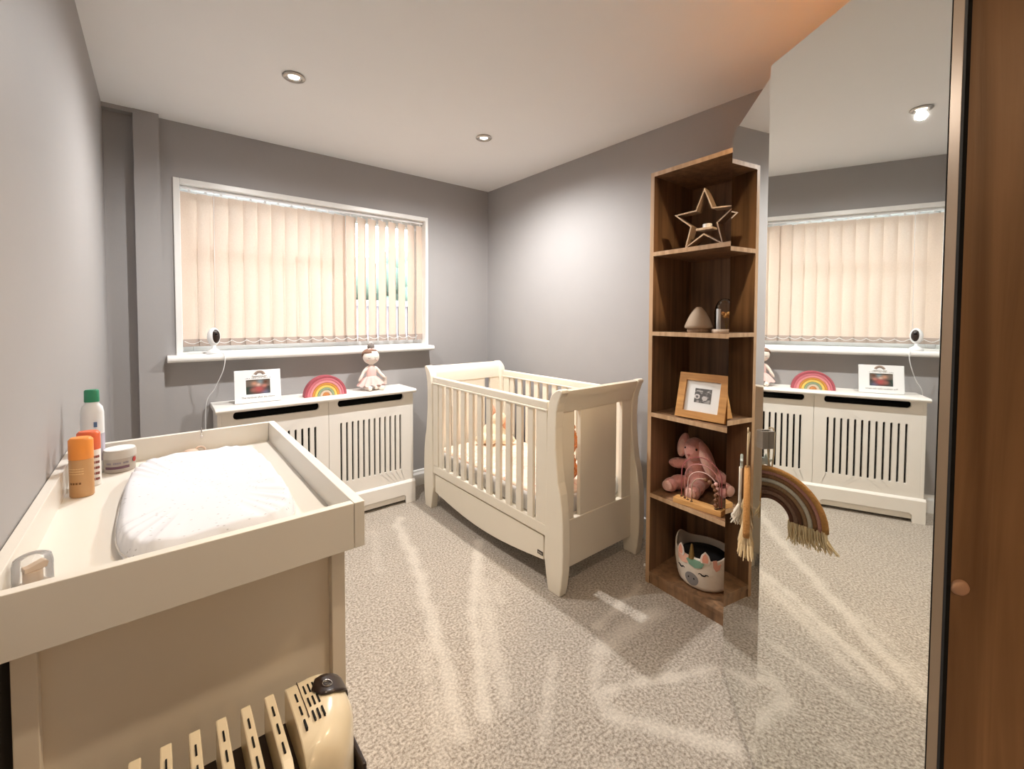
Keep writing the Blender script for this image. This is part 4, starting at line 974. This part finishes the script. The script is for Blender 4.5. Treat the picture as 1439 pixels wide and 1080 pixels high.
for j, zz in enumerate((.052, .0475, .043)):
    for k in range(6):
        a = rad(-125+k*13); TT = T @ Matrix.Translation((.0206*cos(a), .0206*.8*sin(a), zz)) @ Matrix.Rotation(a+PI/2, 4, 'Z'); box(bm, -.0019, .0019, -.0003, .0003, -.0006, .0006, T=TT)
obj('print_lines', bm, mat('pale_print', '#e2c08e', .6), t)
wp_ = mat('white_bottle_plastic', '#e4e2df', .35, var=.03); rdc = mat('red_orange_cap_plastic', '#dd6a42', .35, var=.03)
t, T = rings_bottle('red_capped_bottle', 'white bottle with a red-orange cap, directly behind the orange-capped one', (-.138, 1.485, Z0), [(0, 0), (.0185, 0), (.0205, .002), (.0205, .070), (.0195, .072), (0, .072)], wp_, [(0, .072), (.0205, .072), (.0208, .074), (.0205, .104), (.0165, .108), (0, .109)], rdc, 1.05, .8, rad(-25), k=(1.08, 1.08, 1.26))
bm = bmesh.new()
for j in range(5):
    for k in range(4):
        a = rad(-58+k*14); TT = T @ Matrix.Translation((.0208*1.05*cos(a), .0208*.8*sin(a), .014+j*.011)) @ Matrix.Rotation(a+PI/2, 4, 'Z'); box(bm, -.0018, .0018, -.0004, .0004, -.0024, .0024, T=TT)
obj('print_marks', bm, mat('dark_red_print', '#8a4a42', .6), t)
grn = mat('green_cap_plastic', '#2f8a66', .4, var=.05)
t, T = rings_bottle('green_capped_bottle', 'tall white bottle with a green cap, rearmost against the left wall', (-.140, 1.598, Z0), [(0, 0), (.024, 0), (.027, .003), (.027, .145), (.024, .158), (.0165, .166), (.0165, .170), (0, .170)], mat('frosted_white_plastic', '#e6ebee', .4, var=.02), [(0, .170), (.0175, .170), (.0178, .172), (.0172, .196), (.0145, .199), (0, .199)], grn, 1.0, .72, rad(-20), k=(.92, .92, 1.13))
obj('label_band', lathe(bmesh.new(), [(.0273, .03), (.0273, .095)], 36, T, 1.0, .72, caps=False), mat('lilac_label', '#b9b6c6', .5, var=.1, vscale=70), t, smooth=180)
obj('label_mark', B(.012, .02, -.02, -.0195, .112, .124, T=T), mat('blue_print', '#5b78a0', .5), t)

tb_ = thing('cream_tub', 'low round grey tub with a white lid, in the far left tray corner', 'tub', (-.086, 1.585, Z0), rad(10)); T = wm(tb_) @ Matrix.Diagonal((1, 1, 1.12, 1))
gt = mat('warm_grey_plastic', '#aaa198', .4, var=.03)
obj('tub_body', lathe(bmesh.new(), [(0, 0), (.031, 0), (.033, .002), (.034, .034), (0, .034)], 40, T), gt, tb_, smooth=40)
ld = obj('lid', lathe(bmesh.new(), [(0, .034), (.0352, .034), (.0352, .050), (.034, .052), (0, .053)], 40, T), mat('pale_lid_plastic', '#bdb8b0', .35), tb_, smooth=40)
obj('lid_film', lathe(bmesh.new(), [(0, .053), (.0335, .0525), (.033, .0545), (0, .0548)], 40, T), M['white_plastic'], ld, smooth=40)
bm = bmesh.new()
for k in range(14):
    a = rad(-150+k*6.4); TT = T @ Matrix.Translation((.0344*cos(a), .0344*sin(a), .013)) @ Matrix.Rotation(a+PI/2, 4, 'Z'); box(bm, -.0021, .0021, -.0004, .0004, -.003, .003, T=TT)
obj('label_stripe', bm, mat('plum_print', '#6a4d5c', .6), tb_)
bm = bmesh.new()
for k in range(12):
    if k in (3, 8): continue
    a = rad(-146+k*7); TT = T @ Matrix.Translation((.0346*cos(a), .0346*sin(a), .0235)) @ Matrix.Rotation(a+PI/2, 4, 'Z'); box(bm, -.0017, .0017, -.0003, .0003, -.0022, .0022, T=TT)
obj('label_print', bm, mat('grey_print', '#8e8690', .6), tb_)
a = rad(-38); TT = T @ Matrix.Translation((.0345*cos(a), .0345*sin(a), .026)) @ Matrix.Rotation(a+PI/2, 4, 'Z') @ Matrix.Rotation(rad(90), 4, 'X')
obj('label_badge', lathe(bmesh.new(), [(0, 0), (.006, 0), (.006, .0008), (0, .0008)], 16, TT), mat('red_badge', '#a8322e', .5), tb_)

pb = thing('pump_bottle', 'small bottle with a pump under a clear cap, in the near left tray corner', 'bottle', (-.152, .940, Z0), rad(25)); T = wm(pb) @ Matrix.Scale(1.15, 4)
fz = mat('clear_grey_bottle', '#cfc5b9', .2, var=.02)
obj('bottle_body', lathe(bmesh.new(), [(0, 0), (.0185, 0), (.0195, .002), (.0195, .010), (.018, .016), (.012, .0205), (.0095, .022), (0, .022)], 32, T), fz, pb, smooth=50)
pu = obj('pump', lathe(bmesh.new(), [(0, .022), (.0095, .022), (.0095, .036), (0, .036)], 24, T), mat('beige_pump_plastic', '#c9b39c', .35), pb, smooth=40)
bm = bmesh.new(); prism(bm, [(-.009, .036), (.012, .036), (.014, .043), (.010, .046), (-.004, .042), (-.009, .042)], -.006, .006, 'y', T); obj('nozzle', bm, mat('beige_pump_plastic_b', '#c9b39c', .35), pu, bevel=.001)
obj('clear_cap', lathe(bmesh.new(), [(.0195, .012), (.0192, .045), (.0175, .053), (.012, .056), (0, .0565)], 32, T, caps=False), M['clear_plastic'], pb, smooth=180)

# clip on the tray's far board; dummy tucked behind the mat
hk = thing('wire_clip', 'tiny white wire clip hooked over the far board of the tray', 'clip', (.104, 1.655, .928))
obj('wire', tube(bmesh.new(), [(.104, 1.652, .912), (.104, 1.651, .926), (.104, 1.655, .9345), (.104, 1.664, .936), (.104, 1.673, .9335), (.104, 1.6755, .924)], .0016, 6), M['chrome'], hk, smooth=180)
obj('clip_foot', B(.101, .107, 1.6500, 1.6530, .908, .916), M['white_plastic'], hk, bevel=.0008)
dm = thing('baby_dummy', 'beige and brown dummy lying behind the changing mat', 'dummy', (.072, 1.61, Z0), rad(15)); T = wm(dm)
bm_ = mat('beige_silicone', '#c3a995', .5)
obj('shield', Balls(((0, 0, .011), (.022, .015, .011)), T=T), bm_, dm, smooth=180)
obj('ring', tube(bmesh.new(), [T @ Vector((.026+.013*cos(2*PI*k/18), .004*sin(2*PI*k/18), .012+.010*sin(2*PI*k/18))) for k in range(18)], .003, 8, closed=True), bm_, dm, smooth=180)
obj('strap', Balls(((-.033, .0, .006), (.018, .008, .006)), T=T), mat('brown_strap', '#6d554a', .7), dm, smooth=180)

# ------------------------------------------------------------------ oil-filled heater
ht = thing('oil_heater', 'cream oil-filled radiator with dark end trim, in front of the changing table', 'heater', (.08, .67, 0))
HM = M['heater']; zt = .700; yb_, yf_ = .742, .600
def fin(x):
    bm = bmesh.new()                                        # folded cap: flat top, shoulder, long face
    prof = [(yb_, zt), (yf_+.02, zt-.004), (yf_+.006, zt-.012), (yf_-.004, zt-.03), (yf_-.006, zt-.06), (yf_-.006, .12), (yf_, .10), (yb_, .10)]
    hole = []
    prism(bm, prof, x-.0068, x+.0068, 'x')
    return bm
f0 = None
xs_ = [-.072, -.040, -.0075, .0245, .0565, .0875, .1190]
for i, x in enumerate(xs_):
    xx = x+.0065
    if f0 is None:
        f0 = obj('fin', fin(xx), HM, ht, bevel=.002); kids = []
        bm = bmesh.new()
        for k in range(3): box(bm, xx-.0011, xx+.0011, yb_-.026-k*.034-.018, yb_-.026-k*.034, zt-.004, zt+.0006-.0009*k)
        kids.append(obj('vent_slot', bm, M['dark'], f0))
        bm = bmesh.new(); prism(bm, [(yb_-.004, zt-.055), (yf_+.03, zt-.055), (yf_+.012, zt-.085), (yf_+.012, .13), (yb_-.004, .13)], xx+.0068, xx+.0245, 'x')
        kids.append(obj('fin_web', bm, M['heater_dark'], f0))
        bm = bmesh.new(); tube(bm, [(xx+.0068, yf_+.013, zt-.06), (xx+.0245, yf_+.013, zt-.06)], .010, 12); ball(bm, (xx+.017, yf_+.002, zt-.058), (.004, .005, .009)); box(bm, xx+.014, xx+.018, yf_+.0095, yf_+.0135, zt-.20, zt-.09)
        kids.append(obj('oil_channel', bm, M['heater_dark'], f0, smooth=40))
        bm = bmesh.new(); ball(bm, (xx+.0165, yf_+.0055, zt-.052), (.0028, .004, .006)); box(bm, xx+.0150, xx+.0178, yf_+.0085, yf_+.0115, zt-.19, zt-.085)
        kids.append(obj('weld_bead', bm, M['steel'], f0, smooth=40))
    else:
        o = copy_obj(f0, (x-xs_[0], 0, 0), ht)
        for kd in kids:
            d = kd.copy(); COL.objects.link(d); d.parent = o
# control head at the right end
def control_head(yf_=.615):
    bm = bmesh.new(); x0, x1 = .1475, .2360
    n = 18; rows = []
    prof = [(yb_, .10), (yb_, zt-.05), (yb_, zt-.004)]
    # outline in (x, z) rounded at the top right, swept through y with a rounded front shoulder
    def outl(inset, drop):
        pts = [(x0, .10), (x0, zt-drop)]
        for k in range(9):
            a = rad(90-90*k/8); pts.append((x1-.045-inset+.045*cos(a), zt-.045-drop*.6+.045*sin(a)))
        pts.append((x1-inset, .10)); return pts
    for y, ins, dr in ((yb_, .006, .004), (yb_-.010, 0, 0), (yf_+.065, .002, .001), (yf_+.045, .008, .003), (yf_+.025, .018, .007), (yf_+.008, .029, .014), (yf_-.004, .040, .032), (yf_-.008, .050, .055)):
        rows.append([bm.verts.new((x, y, z)) for x, z in outl(ins, dr)])
    for a, b_ in zip(rows, rows[1:]):
        for k in range(len(a)): bm.faces.new((a[k], a[(k+1) % len(a)], b_[(k+1) % len(a)], b_[k]))
    bm.faces.new(rows[0]); bm.faces.new(rows[-1][::-1])
    hd = obj('control_head', bm, HM, ht, smooth=50, bevel=.0015)
    obj('seam', B(.1645, .1655, yf_+.05, yb_-.002, zt-.01, zt+.0006), M['heater_dark'], hd)
    bm = bmesh.new()
    for k in range(3): box(bm, .1565, .159, yb_-.024-k*.027-.017, yb_-.024-k*.027, zt-.006, zt+.0005)
    obj('vent_slot', bm, M['dark'], hd)
    for r in range(3):
        bm = bmesh.new()
        for k in range(3): box(bm, .1700+k*.0066, .1724+k*.0066, yb_-.016-r*.027-.018, yb_-.016-r*.027, zt-.008, zt+.0006)
        obj('vent_slot', bm, M['dark'], hd)
    # dark teardrop trim wrapping over the rounded shoulder
    cxx, czz, rr = x1-.045, zt-.045, .0462; bm = bmesh.new(); y_c = yb_-.034
    def surf(s, y):                                         # s: arc length along the curved top, measured from the flat
        if s < 0: return Vector((cxx+s, y, zt+.0012))
        a = min(s/.045, PI/2); ex = max(0, s-.045*PI/2)
        return Vector((cxx+rr*sin(a), y, czz+rr*cos(a)-ex))
    ctr = [(-.012+.026*cos(t_), y_c+.026*sin(t_)) for t_ in [rad(90+180*k/16) for k in range(17)]]
    low = [(.01, y_c-.0255), (.03, y_c-.024), (.05, y_c-.030), (.065, y_c-.042), (.10, y_c-.052), (.20, y_c-.056)]
    upp = [(.20, y_c+.02), (.10, y_c+.024), (.065, y_c+.026), (.03, y_c+.026), (.01, y_c+.026)]
    outl_ = [(-.012, y_c+.026)]
    us = [-.012+.010*k for k in range(22)]
    grid = []
    for s in us:
        if s < .010: hw = math.sqrt(max(0, .022**2-(s-.010)**2)); lo, hi = y_c-hw, y_c+hw
        else:
            lo = float(np.interp(s, [.010, .03, .045, .06, .09, .2], [y_c-.022, y_c-.019, y_c-.008, y_c+.006, y_c+.012, y_c+.014])); hi = float(np.interp(s, [.010, .04, .2], [y_c+.022, y_c+.024, y_c+.024]))
        grid.append([bm.verts.new(surf(s, lo+(hi-lo)*k/6)) for k in range(7)])
    for a, b_ in zip(grid, grid[1:]):
        for k in range(6): bm.faces.new((a[k], a[k+1], b_[k+1], b_[k]))
    bmesh.ops.remove_doubles(bm, verts=bm.verts, dist=1e-6)
    tr = obj('control_trim', bm, M['black_plastic'], hd, smooth=180); md = tr.modifiers.new('thick', 'SOLIDIFY'); md.thickness = .0015; md.offset = 1
    # emblem: ring with a slanted S stroke
    bm = bmesh.new(); ec = (.012, y_c-.001)
    tube(bm, [surf(ec[0]+.0072*cos(2*PI*k/28), ec[1]+.0072*sin(2*PI*k/28))+Vector((0, 0, .0022)) for k in range(28)], .0008, 6, closed=True)
    tube(bm, [surf(ec[0]+p[0], ec[1]+p[1])+Vector((0, 0, .0022)) for p in ((-.005, .0035), (.0, .0045), (.0035, .002), (-.0035, -.002), (.0, -.0045), (.005, -.0035))], .0007, 5)
    obj('emblem', bm, M['steel'], hd, smooth=180)
control_head()
obj('side_cover', B(.2355, .242, .64, .735, .12, .60), M['black_plastic'], ht, bevel=.003)
for x in (-.05, .20):
    ax = obj('foot_rail', B(x-.012, x+.012, .56, .78, .06, .10), M['black_plastic'], ht, bevel=.004)
    for y in (.58, .76): obj('castor', tube(bmesh.new(), [(x-.014, y, .03), (x+.014, y, .03)], .03, 18), M['black_plastic'], ax, smooth=40)
